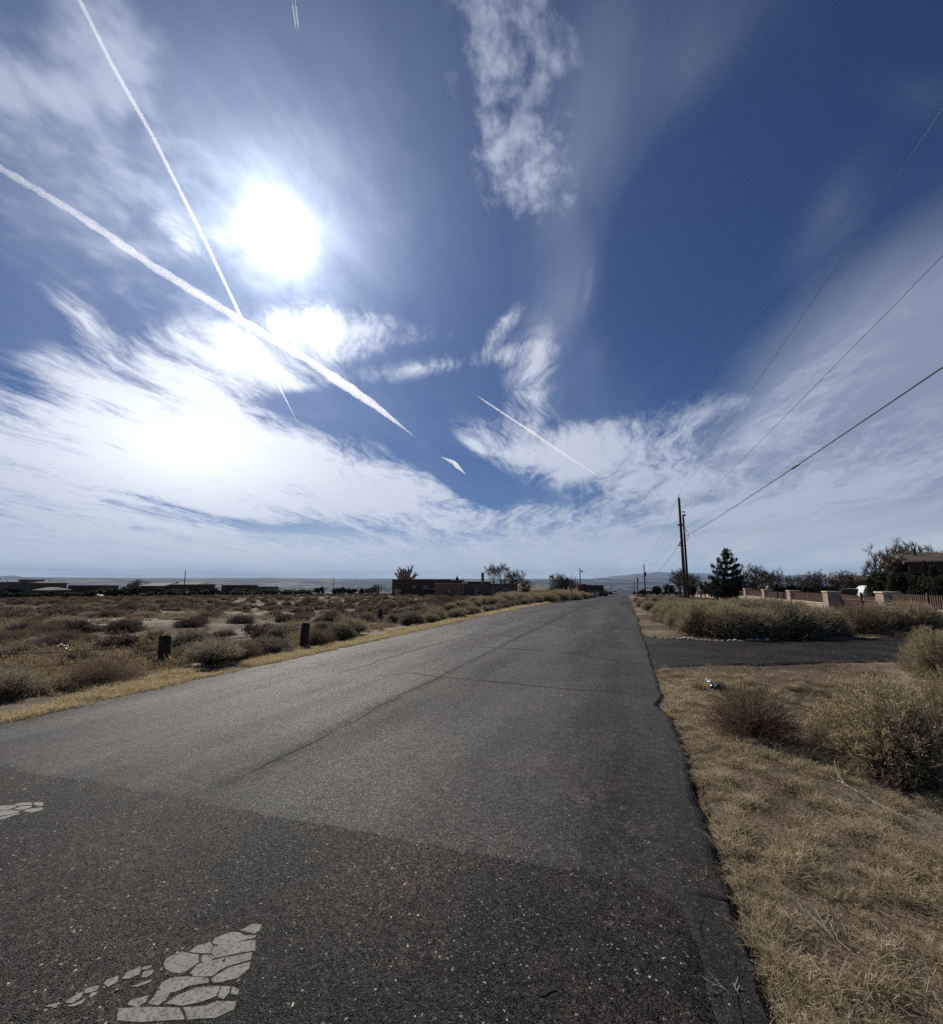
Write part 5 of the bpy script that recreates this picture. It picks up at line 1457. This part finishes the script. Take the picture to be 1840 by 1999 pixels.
# dark adobe by the dip
r, W, H = building('adobe_house', 'dark low adobe house behind the brown bare shrub near the road dip', 1128, 1178, 105, 1143.5, 9, M['adobe_brown'])
parapet(r, 0, W, 0, 9, H, 'adobe_brown', h=0.12)
blockpart(r, 'roof_block', W * 0.2, W * 0.42, 2, 5, H, H + 0.35, 'adobe_brown')
window(r, W * 0.30, 0.6, 1.0, 0.7); window(r, W * 0.62, 0.6, 1.0, 0.7)
# far houses beyond the field
r, W, H = building('tower_house', 'flat-roofed house with a small tower at the far left of the field', -30, 66, 172, 1137, 14, M['adobe_grey'])
sc = W / 96.0
blockpart(r, 'tower', 60 * sc, 77 * sc, 1, 8, H, H + 0.95, 'adobe_tan'); blockpart(r, 'tower_cap', 59.5 * sc, 77.5 * sc, .8, 8.2, H + 0.95, H + 1.1, 'coping')
roof_hip(r, 76 * sc, 97 * sc, 0, 14, H - 0.15, 0.55, 'roof_tile', 0.6, 0.3)
for (a, zz) in ((8, 1.9), (22, 1.9), (38, 1.9), (52, 1.9), (68, 1.8), (84, 1.8)): window(r, a * sc, zz, 3.0 * sc, 0.9, mull=1)
blockpart(r, 'garage_door', 84 * sc, 93 * sc, -0.06, -0.003, -0.3, 1.3, 'adobe_tan')
parapet(r, 0, 59 * sc, 0, 14, H, 'adobe_grey')
r, W, H = building('shed', 'small outbuilding with a pale low roof right of the tower house', 68, 100, 165, 1152, 8, M['adobe_brown'], cat='shed')
roof_hip(r, 0, W, 0, 8, H, 0.95, 'roof_pale', 0.5, 0.2)
r, W, H = building('flat_house', 'long dark flat-roofed house in the middle of the far field edge', 133, 186, 180, 1143.5, 12, M['adobe_brown'])
parapet(r, 0, W, 0, 12, H, 'adobe_brown')
for a in (.1, .35, .6, .85): window(r, W * a - .5, 1.2, 1.2, 0.9)
r, W, H = building('tile_roof_house', 'wide house with pale tiled roof lines behind the lone field pole', 274, 380, 175, 1143.5, 14, M['adobe_brown'])
sc = W / 106.0
roof_hip(r, 0, 46 * sc, 0, 12, H, 0.95, 'roof_pale', 0.5, 0.05); roof_hip(r, 55 * sc, 104 * sc, 2, 14, H + 0.5, 0.7, 'roof_tile', 0.5, 0.1)
blockpart(r, 'upper_wall', 52 * sc, 106 * sc, 1.5, 14, H - 0.2, H + 0.5, 'adobe_grey')
for (a, zz) in ((18, .8), (30, .8), (60, 1.4), (78, 1.4), (94, 1.4)): window(r, a * sc, zz, 4 * sc, 0.9)
blockpart(r, 'chimney', 52 * sc, 54 * sc, 5, 6, H, H + 1.35, 'adobe_tan')
r, W, H = building('flat_house', 'dark flat-roofed house at the right end of the far field houses', 432, 476, 185, 1143, 12, M['adobe_brown'])
parapet(r, 0, W, 0, 12, H, 'adobe_brown')
for a in (.2, .5, .8): window(r, W * a - .5, 1.3, 1.1, 0.9)
r, W, H = building('flat_house', 'very low dark house half hidden behind the far field hedge', 486, 520, 190, 1146, 12, M['adobe_grey'])
parapet(r, 0, W, 0, 12, H, 'adobe_grey'); window(r, W * .3, 1.2, 1.1, 0.8)
# house at the right edge
r, W, H = building('tile_roof_house', 'dark house with a brown tiled roof at the right edge of the view', 1778, 1885, 46, 1094, 12, M['adobe_brown'], turn=-2)
roof_hip(r, 0, W, 0, 12, H - .1, 1.15, 'roof_tile', 0.35, 0.12)
sc = W / 107.0
blockpart(r, 'porch_roof', -1.5, 46 * sc, -1.5, -0.01, H - 1.35, H - 1.15, 'roof_tile'); blockpart(r, 'porch_wall', 0, 44 * sc, -1.1, -0.02, -1, H - 1.38, 'adobe_brown')
window(r, 60 * sc, 1.0, 10 * sc, 1.2)
m = MB(); m.tube([(38 * sc, 4, H), (38 * sc, 4, H + 1.35)], 0.14, 8); m.build('vent_pipe', M['dark_metal'], r)
r, W, H = building('tile_roof_house', 'small dark tiled house behind the white vehicle', 1690, 1722, 95, 1131, 10, M['adobe_brown'])
roof_hip(r, 0, W, 0, 10, H, 0.9, 'roof_tile', 0.5, 0.1)
window(r, W * .3, 1.2, 1.0, 0.8)

# ------------------------------------------------------------------ trees and far dark planting
ptree(2, 783, 118, 1099, 'pale fan-shaped bare tree standing behind the long adobe house', wide=0.95)
ptree(0, 962, 112, 1097, 'slender bare tree directly right of the tall metal chimney', wide=0.55, rz=1)
ptree(0, 980, 116, 1096, 'tallest bare tree behind the dark grey adobe wing', wide=0.62, rz=2)
ptree(3, 1001, 112, 1108, 'smaller bare tree at the right of the group behind the adobe wing', wide=0.75, rz=4)
ptree(3, 1096, 82, 1115, 'broad twiggy bare tree left of the street lamp pole', wide=0.85, rz=1)
ptree(1, 1112, 80, 1121, 'dense twiggy bare tree touching the street lamp pole', wide=0.95, rz=3)
ptree(1, 1178, 96, 1146, 'reddish bare shrub-like tree at the corner of the low adobe house', wide=0.9, rz=3)
ptree(3, 1030, 92, 1130, 'low brown bare tree before the olive-roofed house', wide=0.9, rz=5)
ptree(1, 1327, 105, 1101, 'pale bare tree directly behind the utility pole pair', wide=0.62, rz=2)
ptree(1, 1352, 98, 1112, 'smaller bare tree right behind the utility pole pair', wide=0.7, rz=5)
ptree(3, 1480, 78, 1096, 'wide bare tree right of the young pine', wide=0.8, rz=0.5)
ptree(1, 1515, 84, 1104, 'bare tree with upright twigs, second right of the pine', wide=0.75, rz=2.5)
ptree(3, 1548, 100, 1117, 'low spreading bare tree between the pine group and the parked truck', wide=0.9, rz=3)
ptree(1, 1588, 90, 1107, 'thin bare tree left of the yellowish willow', wide=0.8, rz=1.2)
ptree(3, 1635, 85, 1109, 'yellowish dense bare tree behind the parked truck', wide=0.95, rz=2.2)
ptree(1, 1660, 100, 1116, 'small bare tree right of the yellowish dense tree', wide=0.9, rz=4)
ptree(1, 1740, 52, 1045, 'large wide bare tree in front of the tiled house at right', wide=0.72, rz=0.4)
ptree(3, 1762, 56, 1050, 'second large bare tree merging with the one before the tiled house', wide=0.70, rz=2.0)
ptree(0, 1832, 62, 1062, 'bare treetop showing above the roof at the right edge', wide=0.6)
ptree(1, 27, 190, 1131, 'bare tree behind the tower house at far left', wide=1.0)
ptree(3, 274, 185, 1128, 'pale rounded bare tree left of the wide tiled house', wide=0.95)
ptree(3, 741, 92, 1138, 'dark twiggy tree at the left corner of the long adobe house', wide=0.9)
ptree(1, 725, 96, 1142, 'smaller dark twiggy tree left of the long adobe house', wide=0.9, rz=1)
ptree(2, 773, 84, 1147, 'pale rounded twiggy bush in front of the long adobe house', wide=1.05)

# young pine: tiers of upswept branches with needle clumps
def pine():
    x, y = at(1421, 62); z = rz_(x, y); h = at(1421, 62, 1072)[2] - z
    r = empty('pine_tree', (x, y, z)); tag(r, 'dark young pine with tiered upswept branches behind the stucco pillars', 'tree'); r.scale = (0.86, 0.86, 0.98)
    m_ = MB(); m_.tube([(0, 0, -0.2), (0.02, 0, h * 0.5), (0, 0, h * 0.97)], [0.14, 0.09, 0.03], 8); m_.build('trunk', M['bark'], r, smooth=True)
    rr = np.random.default_rng(8); segs = []; cl = []
    tiers = [(0.10, 2.9, 11), (0.19, 2.8, 11), (0.30, 2.75, 11), (0.40, 2.5, 9), (0.52, 2.15, 9), (0.64, 1.95, 8), (0.76, 1.45, 7), (0.86, 0.75, 5), (0.95, 0.3, 3)]
    for (t, rad, nb) in tiers:
        for k in range(nb):
            a = 2 * math.pi * k / nb + rr.uniform(-.3, .3); rd = rad * rr.uniform(0.72, 1.08)
            p0 = Vector((0, 0, t * h - 0.25)); p1 = p0 + Vector((math.cos(a) * rd * 0.6, math.sin(a) * rd * 0.6, 0.05)); p2 = p0 + Vector((math.cos(a) * rd, math.sin(a) * rd, 0.42))
            segs.append((p0, p1, 0.035, 0.025, 2)); segs.append((p1, p2, 0.025, 0.015, 2))
            for f_ in np.linspace(0.25, 1.0, max(3, int(rd * 3.2))):
                q = p0.lerp(p1, f_ / 0.6) if f_ < 0.6 else p1.lerp(p2, (f_ - 0.6) / 0.4)
                for s_ in range(2):
                    cl.append((q.x + rr.normal(0, .12), q.y + rr.normal(0, .12), q.z + 0.05 + rr.normal(0, .05), 0.21 + 0.08 * rr.random()))
                    if f_ > 0.8: cl.append((q.x, q.y, q.z + 0.16 + 0.14 * rr.random(), 0.19))
            if t < .3: 
                cl += [(rr.normal(0, 1.0), rr.normal(0, 1.0), rr.uniform(0.2, 1.6), 0.3) for _ in range(10)]
    cl.append((0, 0, h * 0.985, 0.16)); cl.append((0, 0, h * 0.94, 0.18))
    link('branches', seg_mesh('branches', segs, M['bark'], 4), r)
    cl = np.array(cl); n = 60
    c = np.repeat(cl[:, :3], n, 0); s_ = np.repeat(cl[:, 3], n)[:, None]
    d = unit(rr.normal(size=(len(c), 3)) + [0, 0, 0.5])
    b = c + rr.normal(0, 1, (len(c), 3)) * s_ * 0.28
    v, q, t = ribbons(b, b + d * s_ * 0.9, 0.026, 0.012, 0.2, 0.8, rr)
    link('needles', mesh_np('needles', v, q, [M['needles']], attr=t), r)
pine()
EVG = [
    (1375, 74, 1130, 2.2, 'dark evergreen between the utility poles and the pine', None), (1350, 90, 1136, 2.2, 'dark rounded evergreen behind the utility pole pair', None),
    (1392, 66, 1133, 1.8, 'dark evergreen touching the left side of the pine', None), (1450, 70, 1137, 2.2, 'dark evergreen mass right of the pine foot', None),
    (1255, 115, 1147, 1.6, 'dark low evergreen at the foot of the second utility pole', None), (1280, 110, 1142, 2.6, 'olive-brown evergreen shrub right of the second utility pole', None), (1305, 108, 1136, 2.6, 'brownish evergreen before the pale bare tree', None),
    (1728, 50, 1098, 2.6, 'dense black-green evergreen under the large bare tree', None), (1762, 47, 1082, 2.4, 'tall dark evergreen left of the tiled house', None), (1822, 43, 1082, 1.6, 'dark conical evergreen in front of the tiled house', None), (1795, 42, 1108, 2.2, 'broad dark evergreen under the tiled porch', None), (1752, 44, 1112, 2.4, 'low broad dark evergreen above the picket fence', None), (1710, 48, 1120, 2.0, 'low dark evergreen right of the white camper', None), (1838, 40, 1110, 2.4, 'dark evergreen at the very right edge above the picket fence', None),
]
for k, (px, d, top, wd, lab, g) in enumerate(EVG):
    x, y = at(px, d); z = rz_(x, y); evergreen(k, x, y, at(px, d, top)[2] - z, wd * 1.1, lab, g)
BALLS = [(623, 150, 1143, 3.9), (656, 150, 1145, 3.2), (668, 150, 1145, 3.2), (679, 148, 1146, 2.8), (688, 150, 1146, 3.2), (706, 140, 1148, 2.6), (717, 140, 1146, 3.0)]
for k, (px, d, top, wd) in enumerate(BALLS):
    x, y = at(px, d); z = rz_(x, y)
    evergreen(k, x, y, at(px, d, top)[2] - z, wd, 'round dark evergreen left of the long adobe house, %s from the left' % ['first', 'second', 'third', 'fourth', 'fifth', 'sixth', 'seventh'][k], 'round dark evergreens at the far field edge')
k = 0
for px in list(range(104, 134, 10)) + list(range(190, 276, 9)) + list(range(382, 434, 9)) + list(range(470, 612, 9)) + list(range(-20, 30, 14)) + list(range(280, 380, 16)):
    d = random.uniform(168, 182); top = 1147.5 + random.uniform(-1.5, 2.0)
    if px in (244, 253, 262, 271): top -= 5
    if px > 540: top += 1.5
    x, y = at(px + random.uniform(-2, 2), d); z = rz_(x, y)
    evergreen(k, x, y, at(px, d, top)[2] - z, random.uniform(4.5, 6.5), 'dark evergreen in the low line between the far field houses', 'dark evergreens between the far field houses'); k += 1
for px in list(range(-10, 120, 13)) + list(range(140, 190, 12)) + list(range(285, 385, 14)) + list(range(436, 520, 12)):
    d = random.uniform(150, 164); x, y = at(px + random.uniform(-4, 4), d); z = rz_(x, y)
    evergreen(k, x, y, at(px, d, 1153 + random.uniform(-3, 3))[2] - z, random.uniform(2.0, 4.5), 'dark evergreen shrub standing in front of the far field houses', 'dark evergreen shrubs before the far field houses'); k += 1
for px in range(1012, 1190, 13):
    d = random.uniform(92, 100); x, y = at(px, d); z = rz_(x, y)
    evergreen(k, x, y, at(px, d, 1153 + random.uniform(-3, 3))[2] - z, 1.6, 'dark low evergreen in front of the houses near the road dip', 'low evergreens near the road dip'); k += 1
for px in range(1470, 1720, 15):
    d = random.uniform(80, 95); x, y = at(px, d); z = rz_(x, y)
    evergreen(k, x, y, at(px, d, 1138 + random.uniform(-3, 3))[2] - z, 2.4, 'dark low evergreen behind the stucco pillars right of the pine', 'low evergreens behind the pillars'); k += 1
for px in range(1190, 1330, 8):
    d = random.uniform(210, 300); x, y = at(px, d)
    if ROAD_L - 2 < x < ROAD_R + 2: continue
    z = rz_(x, y); evergreen(k, x, y, at(px, d, 1152 + random.uniform(-3, 3))[2] - z, 3.0, 'tiny dark tree beyond the end of the road', 'tiny trees beyond the end of the road'); k += 1

# ------------------------------------------------------------------ vehicles and small things
def car(label, px, d, py_top, heading, paint, L=4.5, Wd=1.8, H=1.5, cat='car', name='parked_car', x=None, y=None, lights=True):
    if x is None: x, y = at(px, d)
    r = empty(name, (x, y, rz_(x, y) + (0.05 if name == 'distant_car' else 0)), heading); tag(r, label, cat)
    prof = [(-L / 2, .35), (-L / 2, .80), (-L / 2 + .12, .92), (-L * .24, 1.0), (L * .20, 1.0), (L * .46, .88), (L / 2, .70), (L / 2, .35)]
    m_ = MB(); m_.prism(prof, 1, -Wd / 2, Wd / 2); m_.build('body', M[paint], r, 0.05)
    m_ = MB(); m_.prism([(-L * .40, .98), (-L * .30, H), (L * .06, H), (L * .22, .98)], 1, -Wd / 2 + .12, Wd / 2 - .12); m_.build('cabin_glass', M['glass'], r, 0.04)
    m_ = MB(); m_.prism([(-L * .305, H + .003), (-L * .30, H + .05), (L * .05, H + .05), (L * .065, H + .003)], 1, -Wd / 2 + .11, Wd / 2 - .11); m_.build('roof', M[paint], r, 0.01)
    for sx_ in (-L * .31, L * .31):
        for sy_ in (-1, 1):
            m_ = MB(); m_.tube([(sx_, sy_ * (Wd / 2 - .18), .33), (sx_, sy_ * (Wd / 2 + .015), .33)], .33, 14); wl_ = m_.build('wheel', M['tyre'], r)
            m_ = MB(); m_.tube([(sx_, sy_ * (Wd / 2 + .017), .33), (sx_, sy_ * (Wd / 2 + .03), .33)], .19, 10); m_.build('rim', M['metal'], wl_)
    for sy_ in (-1, 1):
        m_ = MB(); m_.box(L / 2 - .02, L / 2 + .03, sy_ * Wd * .36 - .16, sy_ * Wd * .36 + .16, .60, .74); m_.build('headlight', M['lamp'], r, .01)
    return r
yc = 215.0; car('tiny light car approaching at the far end of the road', 0, 0, 0, R(-92), 'silver_paint', x=-4.6, y=yc, name='distant_car')
bpy.data.objects['distant_car'].location.z = float(grade(-4.6, yc)) + 0.03
car('pale parked car with black roof behind the first picket bay, above the wooden gate', 1650, 62, 0, R(150), 'silver_paint', H=1.75, L=4.8)
car('tiny white car parked at the far left houses beside the long dark house', 187, 160, 0, R(30), 'white_paint')
car('tiny pale car parked by the wide tiled house near the lone pole', 365, 158, 0, R(10), 'silver_paint')
# white camper behind the gate pillar
x, y = at(1690, 60); z = rz_(x, y)
r = empty('camper', (x, y, z), R(5)); tag(r, 'white camper with a rounded nose behind the picket gate', 'camper')
m = MB(); m.prism([(-0.95, .45), (-1.0, 1.0), (-0.75, 1.75), (-0.30, 2.15), (0.10, 2.2), (0.25, 1.9), (0.45, 1.3), (0.45, .45)], 1, -1.0, 1.0); m.build('nose', M['white_paint'], r, 0.05)
m = MB(); m.box(0.5, 2.1, -1.0, 1.0, .45, 1.55); m.build('rear_box', M['white_paint'], r, 0.04)
m = MB(); m.prism([(-.55, 1.35), (-.35, 1.8), (0.0, 1.8), (0.1, 1.35)], 1, -1.012, -1.0); m.build('window', M['glass'], r)
for sx_ in (-.4, 1.5):
    m = MB(); m.tube([(sx_, -1.02, .35), (sx_, -.8, .35)], .35, 12); m.build('wheel', M['tyre'], r)
m = MB(); m.box(-1.02, -.99, -.7, -.4, .75, .9); m.build('headlight', M['lamp'], r)
# low white trailer at the left road edge
x, y = at(1159, 74); z = rz_(x, y) 
r = empty('utility_trailer', (x - .2, y, z + 0.1), R(12)); tag(r, 'low white utility trailer parked at the left edge of the road before the dip', 'trailer')
m = MB(); m.box(-1.0, 0.85, -.6, .6, .25, .32); m.build('deck', M['silver_paint'], r, .01)
for (a, b, c_, d_) in ((-1.0, .85, -.6, -.56), (-1.0, .85, .56, .6), (-1.0, -.96, -.56, .56), (.81, .85, -.56, .56)):
    m = MB(); m.box(a, b, c_, d_, .325, .80); m.build('side_panel', M['silver_paint'], r, .01)
for sy_ in (-.66, .66):
    m = MB(); m.tube([(0.1, sy_ - .06, .24), (0.1, sy_ + .06, .24)], .24, 14); m.build('wheel', M['tyre'], r)
m = MB(); m.tube([(.85, 0, .28), (1.4, 0, .26)], .04, 6); m.build('tow_bar', M['dark_metal'], r)
# flag on a pole
x, y, z, h = pole_height(1073.5, 100, 1122)
r = empty('flagpole', (x, y, z)); tag(r, 'thin flagpole with a drooping dark flag left of the twiggy trees', 'flagpole')
m = MB(); m.tube([(0, 0, -.3), (0, 0, h)], [.05, .03], 8); m.build('pole', M['metal'], r)
V_ = []; n = 10
for i in range(n + 1):
    for j in range(5):
        t = i / n; V_.append((0.03 + t * .85, .06 * math.sin(t * 7 + j), h - .15 - j * .13 - t * t * .45))
Q_ = [(i * 5 + j, (i + 1) * 5 + j, (i + 1) * 5 + j + 1, i * 5 + j + 1) for i in range(n) for j in range(4)]
fme = mesh_np('flag', np.array(V_), np.array(Q_), [M['flag']], smooth=True); o = link('flag', fme, r); sd = o.modifiers.new('solid', 'SOLIDIFY'); sd.thickness = .01

# crumpled black plastic bag with a white rim
def bag(px, py, size, label):
    x, y = hit(px, py); z = rz_(x, y)
    rr = np.random.default_rng(int(px)); r = empty('plastic_bag', (x, y, z - 0.01), 0.5); tag(r, label, 'plastic bag')
    nu, nv = 40, 22; V_ = []
    for i in range(nv):
        for j in range(nu):
            ph = math.pi * i / (nv - 1); th = 2 * math.pi * j / nu
            k_ = 1 + 0.30 * float(fbm(2 + 1.6 * math.cos(th) * math.sin(ph), 3 + 1.6 * math.sin(th) * math.sin(ph) + math.cos(ph) * 1.3, 1.0, 4, int(px) % 9))
            fold = 0.06 * math.sin(th * 9 + 3 * math.cos(ph * 3))
            V_.append((size * 1.15 * (k_ + fold) * math.sin(ph) * math.cos(th), size * .8 * (k_ + fold) * math.sin(ph) * math.sin(th), size * (.42 + .45 * k_ * math.cos(ph))))
    Q_ = [(i * nu + j, i * nu + (j + 1) % nu, (i + 1) * nu + (j + 1) % nu, (i + 1) * nu + j) for i in range(nv - 1) for j in range(nu)]
    link('bag_body', mesh_np('bag_body', np.array(V_), np.array(Q_), [M['black_plastic']], smooth=False), r)
    V_ = []; n = 26
    for i in range(n):
        t = i / (n - 1); a = 1.5 + 2.4 * t
        for (dr, dzz) in ((1.18, 0), (1.28, .05), (1.22, .15), (1.12, .10)):
            V_.append((size * 1.15 * dr * math.cos(a), size * .85 * dr * math.sin(a), size * (.55 + .55 * math.sin(t * 3.1) + dzz * 2 + .12 * math.sin(t * 17))))
    Q_ = [(i * 4 + j, (i + 1) * 4 + j, (i + 1) * 4 + (j + 1) % 4, i * 4 + (j + 1) % 4) for i in range(n - 1) for j in range(4)]
    link('white_rim', mesh_np('white_rim', np.array(V_), np.array(Q_), [M['white_plastic']], smooth=True), r)
bag(1402, 1342, 0.12, 'crumpled black plastic bag with a white rim beside the brown twiggy shrub')
bag(126, 1272, 0.11, 'small dark plastic scrap with a white edge lying in the left field')
# dead branches lying on the right verge
def dead_branch(px, py, L, ang, seed, label, rad=0.007):
    x, y = hit(px, py); z = rz_(x, y); rnd = random.Random(seed); segs = []
    def g(p, a, el, l, rd, lv):
        q = p
        for k_ in range(4):
            a += rnd.gauss(0, .12); d_ = Vector((math.cos(a) * math.cos(el), math.sin(a) * math.cos(el), math.sin(el)))
            q2 = q + d_ * l / 4; q2.z = max(q2.z, 0.006); segs.append((q, q2, rd * (1 - .18 * k_), rd * (1 - .18 * (k_ + 1)), lv)); 
            if lv < 2 and k_ < 3: g(q2, a + rnd.choice((-1, 1)) * rnd.uniform(.4, 1.0), el + rnd.uniform(-.05, .35), l * rnd.uniform(.35, .6), rd * .55, lv + 1)
            q = q2
    g(Vector((0, 0, .01)), ang, .10, L, rad, 0)
    o = link('dead_branch', seg_mesh('dead_branch', segs, M['dead_wood'], 5, 0.0016), loc=(x, y, z + .01)); tag(o, label, 'branch'); return o
dead_branch(1755, 1562, 0.62, R(125), 4, 'bare pale dead branch lying on brown soil below the large rabbitbrush')
dead_branch(1500, 1995, 0.18, R(150), 8, 'thin pale dead stalk at the asphalt edge at the bottom of the view', 0.003)
dead_branch(1660, 1860, 0.22, R(120), 15, 'thin pale stalk lying in the dry grass at lower right', 0.0022)
# pale stones edging the far side of the driveway mouth
sm = []
for k in range(4):
    import bmesh
    bm = bmesh.new(); bmesh.ops.create_icosphere(bm, subdivisions=1, radius=1.0)
    for v_ in bm.verts: v_.co *= random.uniform(.75, 1.15)
    me = bpy.data.meshes.new('edge_stone'); bm.to_mesh(me); bm.free(); me.materials.append(M['stone']); sm.append(me)
for k in range(30):
    t = k / 29; x = 0.75 + 3.1 * t + random.uniform(-.05, .05); y = float(np.interp(x, [p_[0] for p_ in DRIVE_FAR], [p_[1] for p_ in DRIVE_FAR])) + random.uniform(-.05, .22)
    s = random.uniform(.035, .075); o = link('edge_stone', sm[k % 4], loc=(x, y, rz_(x, y) + s * .6)); o.scale = (s * 1.3, s, s * .75); o.rotation_euler = (0, 0, random.uniform(0, 6))
    tag(o, 'small pale stone in the row edging the far side of the driveway', 'stone', 'pale stones edging the driveway')

# ------------------------------------------------------------------ distant town, mountains, contrails, haze
def town():
    r = np.random.default_rng(77); n = 2600
    px = r.uniform(-200, 2000, n); d = 3800 + 7500 * r.random(n)
    u = (px - CX) / F; f = math.cos(PITCH) - ((CY - 1140) / F) * math.sin(PITCH); c, s_ = math.cos(YAW), math.sin(YAW)
    x = (u * c - f * s_) * d / f; y = (u * s_ + f * c) * d / f
    k = fbm(x, y, 1 / 1400., 3, 61) > -0.05; x, y = x[k], y[k]; n = len(x)
    z = ground(x, y)
    w_ = r.uniform(12, 70, n); dd = r.uniform(8, 30, n); h = r.uniform(4, 12, n)
    base = np.array([(-.5, -.5, -1), (.5, -.5, -1), (.5, .5, -1), (-.5, .5, -1), (-.5, -.5, 1), (.5, -.5, 1), (.5, .5, 1), (-.5, .5, 1)])
    V = base[None] * np.stack([w_, dd, h], 1)[:, None] + np.stack([x, y, z], 1)[:, None]
    f_ = np.array([(4, 5, 6, 7), (0, 1, 5, 4), (1, 2, 6, 5), (2, 3, 7, 6), (3, 0, 4, 7)])
    Q = (f_[None] + np.arange(n)[:, None, None] * 8).reshape(-1, 4)
    m, t, o = material('town_buildings'); isl = t.node('ShaderNodeNewGeometry').outputs['Random Per Island']
    principled(t, o, t.mix(t.smooth(isl, 0.5, 1.0), (0.10, 0.09, 0.08), (0.85, 0.84, 0.82)), 0.7)
    return mesh_np('far_town', V.reshape(-1, 3), Q, [m])
tag(link('far_town', town()), 'scattered tiny buildings of the far town on the valley floor', 'town', kind='stuff')
def mountain(pxs, tops, d, name='mountains'):
    """ridge with depth: crest heights follow the sky line at their distance"""
    n = 160; px = np.linspace(pxs[0], pxs[-1], n); tp = np.interp(px, pxs, tops)
    V = []; m_ = 9
    for i in range(n):
        tt = tp[i] + 1.2 * float(fbm(px[i] * .03, 1.0, 1.0, 4, 2))
        X_, Y_, Zt = at(px[i], d, tt)
        dr = Vector((X_, Y_)).normalized()
        for j in range(m_):
            s_ = (j - 4) / 4.0; off = s_ * 3500
            V.append((X_ + dr.x * off, Y_ + dr.y * off, -160 + (Zt + 160) * max(0, 1 - abs(s_)) ** 0.9 * (1 - 0.15 * (j % 2))))
    idx = np.arange(n * m_).reshape(n, m_); q = np.stack([idx[:-1, :-1], idx[:-1, 1:], idx[1:, 1:], idx[1:, :-1]], -1).reshape(-1, 4)
    me = mesh_np(name, np.array(V), q, [simple('mountain_rock_' + str(int(pxs[0] + 500)), (0.13, 0.12, 0.11), 0.95, 0.1, scale=0.001)], smooth=True)
    return tag(link(name, me), kind='structure')
mountain([-400, -120, 0, 25, 50, 90, 160, 330], [1132, 1128, 1125, 1123, 1127, 1131, 1134, 1140], 26000)
mountain([440, 500, 530, 600], [1133, 1128, 1128, 1134], 27000)
mountain([1130, 1210, 1250, 1285, 1310, 1340, 1420, 1520, 1640, 1800, 2100], [1134, 1123, 1120, 1116, 1118, 1118, 1121, 1123, 1122, 1125, 1128], 27000)

# contrails: long lumpy trails of ice cloud high above
def contrail(label, path, w0, w1, seed, dens, rag=0.3, H=9000.0):
    P_ = []
    for i in range(len(path) - 1):
        a, b = Vector(path[i]), Vector(path[i + 1]); n = max(3, int((b - a).length / 7))
        for k_ in range(n): P_.append(a.lerp(b, k_ / n))
    P_.append(Vector(path[-1])); n = len(P_)
    C_ = [wdir(p_.x, p_.y) for p_ in P_]; C_ = [c_ * (H / c_.z) for c_ in C_]
    V_ = []; kk = 12; rnd = random.Random(seed)
    for i, c_ in enumerate(C_):
        t = i / (n - 1); pw = w0 + (w1 - w0) * t
        dist = c_.length; e = wdir(P_[i].x, P_[i].y).length
        rad = pw / F * dist / e * 0.5
        d_ = (C_[min(i + 1, n - 1)] - C_[max(i - 1, 0)]).normalized(); u_ = d_.cross(Vector((0, 0, 1))).normalized(); v_ = d_.cross(u_)
        tap = min(1.0, (i + .2) / 5, (n - 1 - i + .2) / min(22, n / 3))
        for k_ in range(kk):
            a_ = 2 * math.pi * k_ / kk
            l_ = rad * tap * (1 + rag * 0.8 * float(fbm(i * .09, 2.0, 1, 2, seed + 3)) + rag * float(fbm(i * .55, k_ * .7 if k_ < kk / 2 else (kk - k_) * .7, 1, 3, seed)))
            V_.append(c_ + (u_ * math.cos(a_) + v_ * math.sin(a_)) * l_)
    Q_ = np.array([(i * kk + k_, i * kk + (k_ + 1) % kk, (i + 1) * kk + (k_ + 1) % kk, (i + 1) * kk + k_) for i in range(n - 1) for k_ in range(kk)])
    m, t, o = material('ice_cloud')
    pv = t.node('ShaderNodeVolumePrincipled'); pv.inputs['Color'].default_value = (1, 1, 1, 1); pv.inputs['Density'].default_value = dens
    pv.inputs['Anisotropy'].default_value = 0.55
    t.l.new(pv.outputs[0], o.inputs['Volume'])
    ends = [tuple(range(kk)), tuple(range((n - 1) * kk, n * kk))]
    me = mesh_np('contrail', np.array([tuple(v) for v in V_]), [Q_, np.array(ends)], [m], smooth=True)
    return tag(link('contrail', me), label, 'contrail', kind='thing')
contrail('broad ragged white contrail crossing below the sun from the left edge', [(-40, 300), (0, 328), (75, 372), (150, 418), (300, 520), (470, 625), (600, 702), (730, 790), (815, 857)], 15, 17, 3, 0.0011, 0.5)
contrail('short broken piece of contrail right of the broad one\'s end', [(857, 890), (885, 903), (910, 927)], 8, 7, 5, 0.0020, 0.6)
contrail('long thin white contrail slanting down left of the sun', [(140, -30), (155, 0), (215, 120), (300, 270), (400, 470), (480, 640), (540, 745), (588, 840)], 8.5, 6, 8, 0.0021, 0.2)
contrail('short thin contrail low in the sky right of centre', [(922, 767), (1040, 845), (1110, 893), (1185, 940)], 3, 6, 9, 0.0030)
contrail('left strand of the short double contrail at the top edge', [(567, -15), (580, 71)], 3, 3, 12, 0.006)
contrail('right strand of the short double contrail at the top edge', [(574, -15), (584, 71)], 3, 3, 13, 0.006)

hz = MB(); hz.box(-43500, 43500, -31500, 43500, -260, 1050)
m, t, o = material('haze_air')
pv = t.node('ShaderNodeVolumePrincipled'); pv.inputs['Color'].default_value = (0.42, 0.66, 1.0, 1); pv.inputs['Density'].default_value = 2.3e-5; pv.inputs['Anisotropy'].default_value = 0.0
t.l.new(pv.outputs[0], o.inputs['Volume'])
hzo = hz.build('haze', m); tag(hzo, 'thin pale haze over the plain and valley', 'haze', kind='stuff')
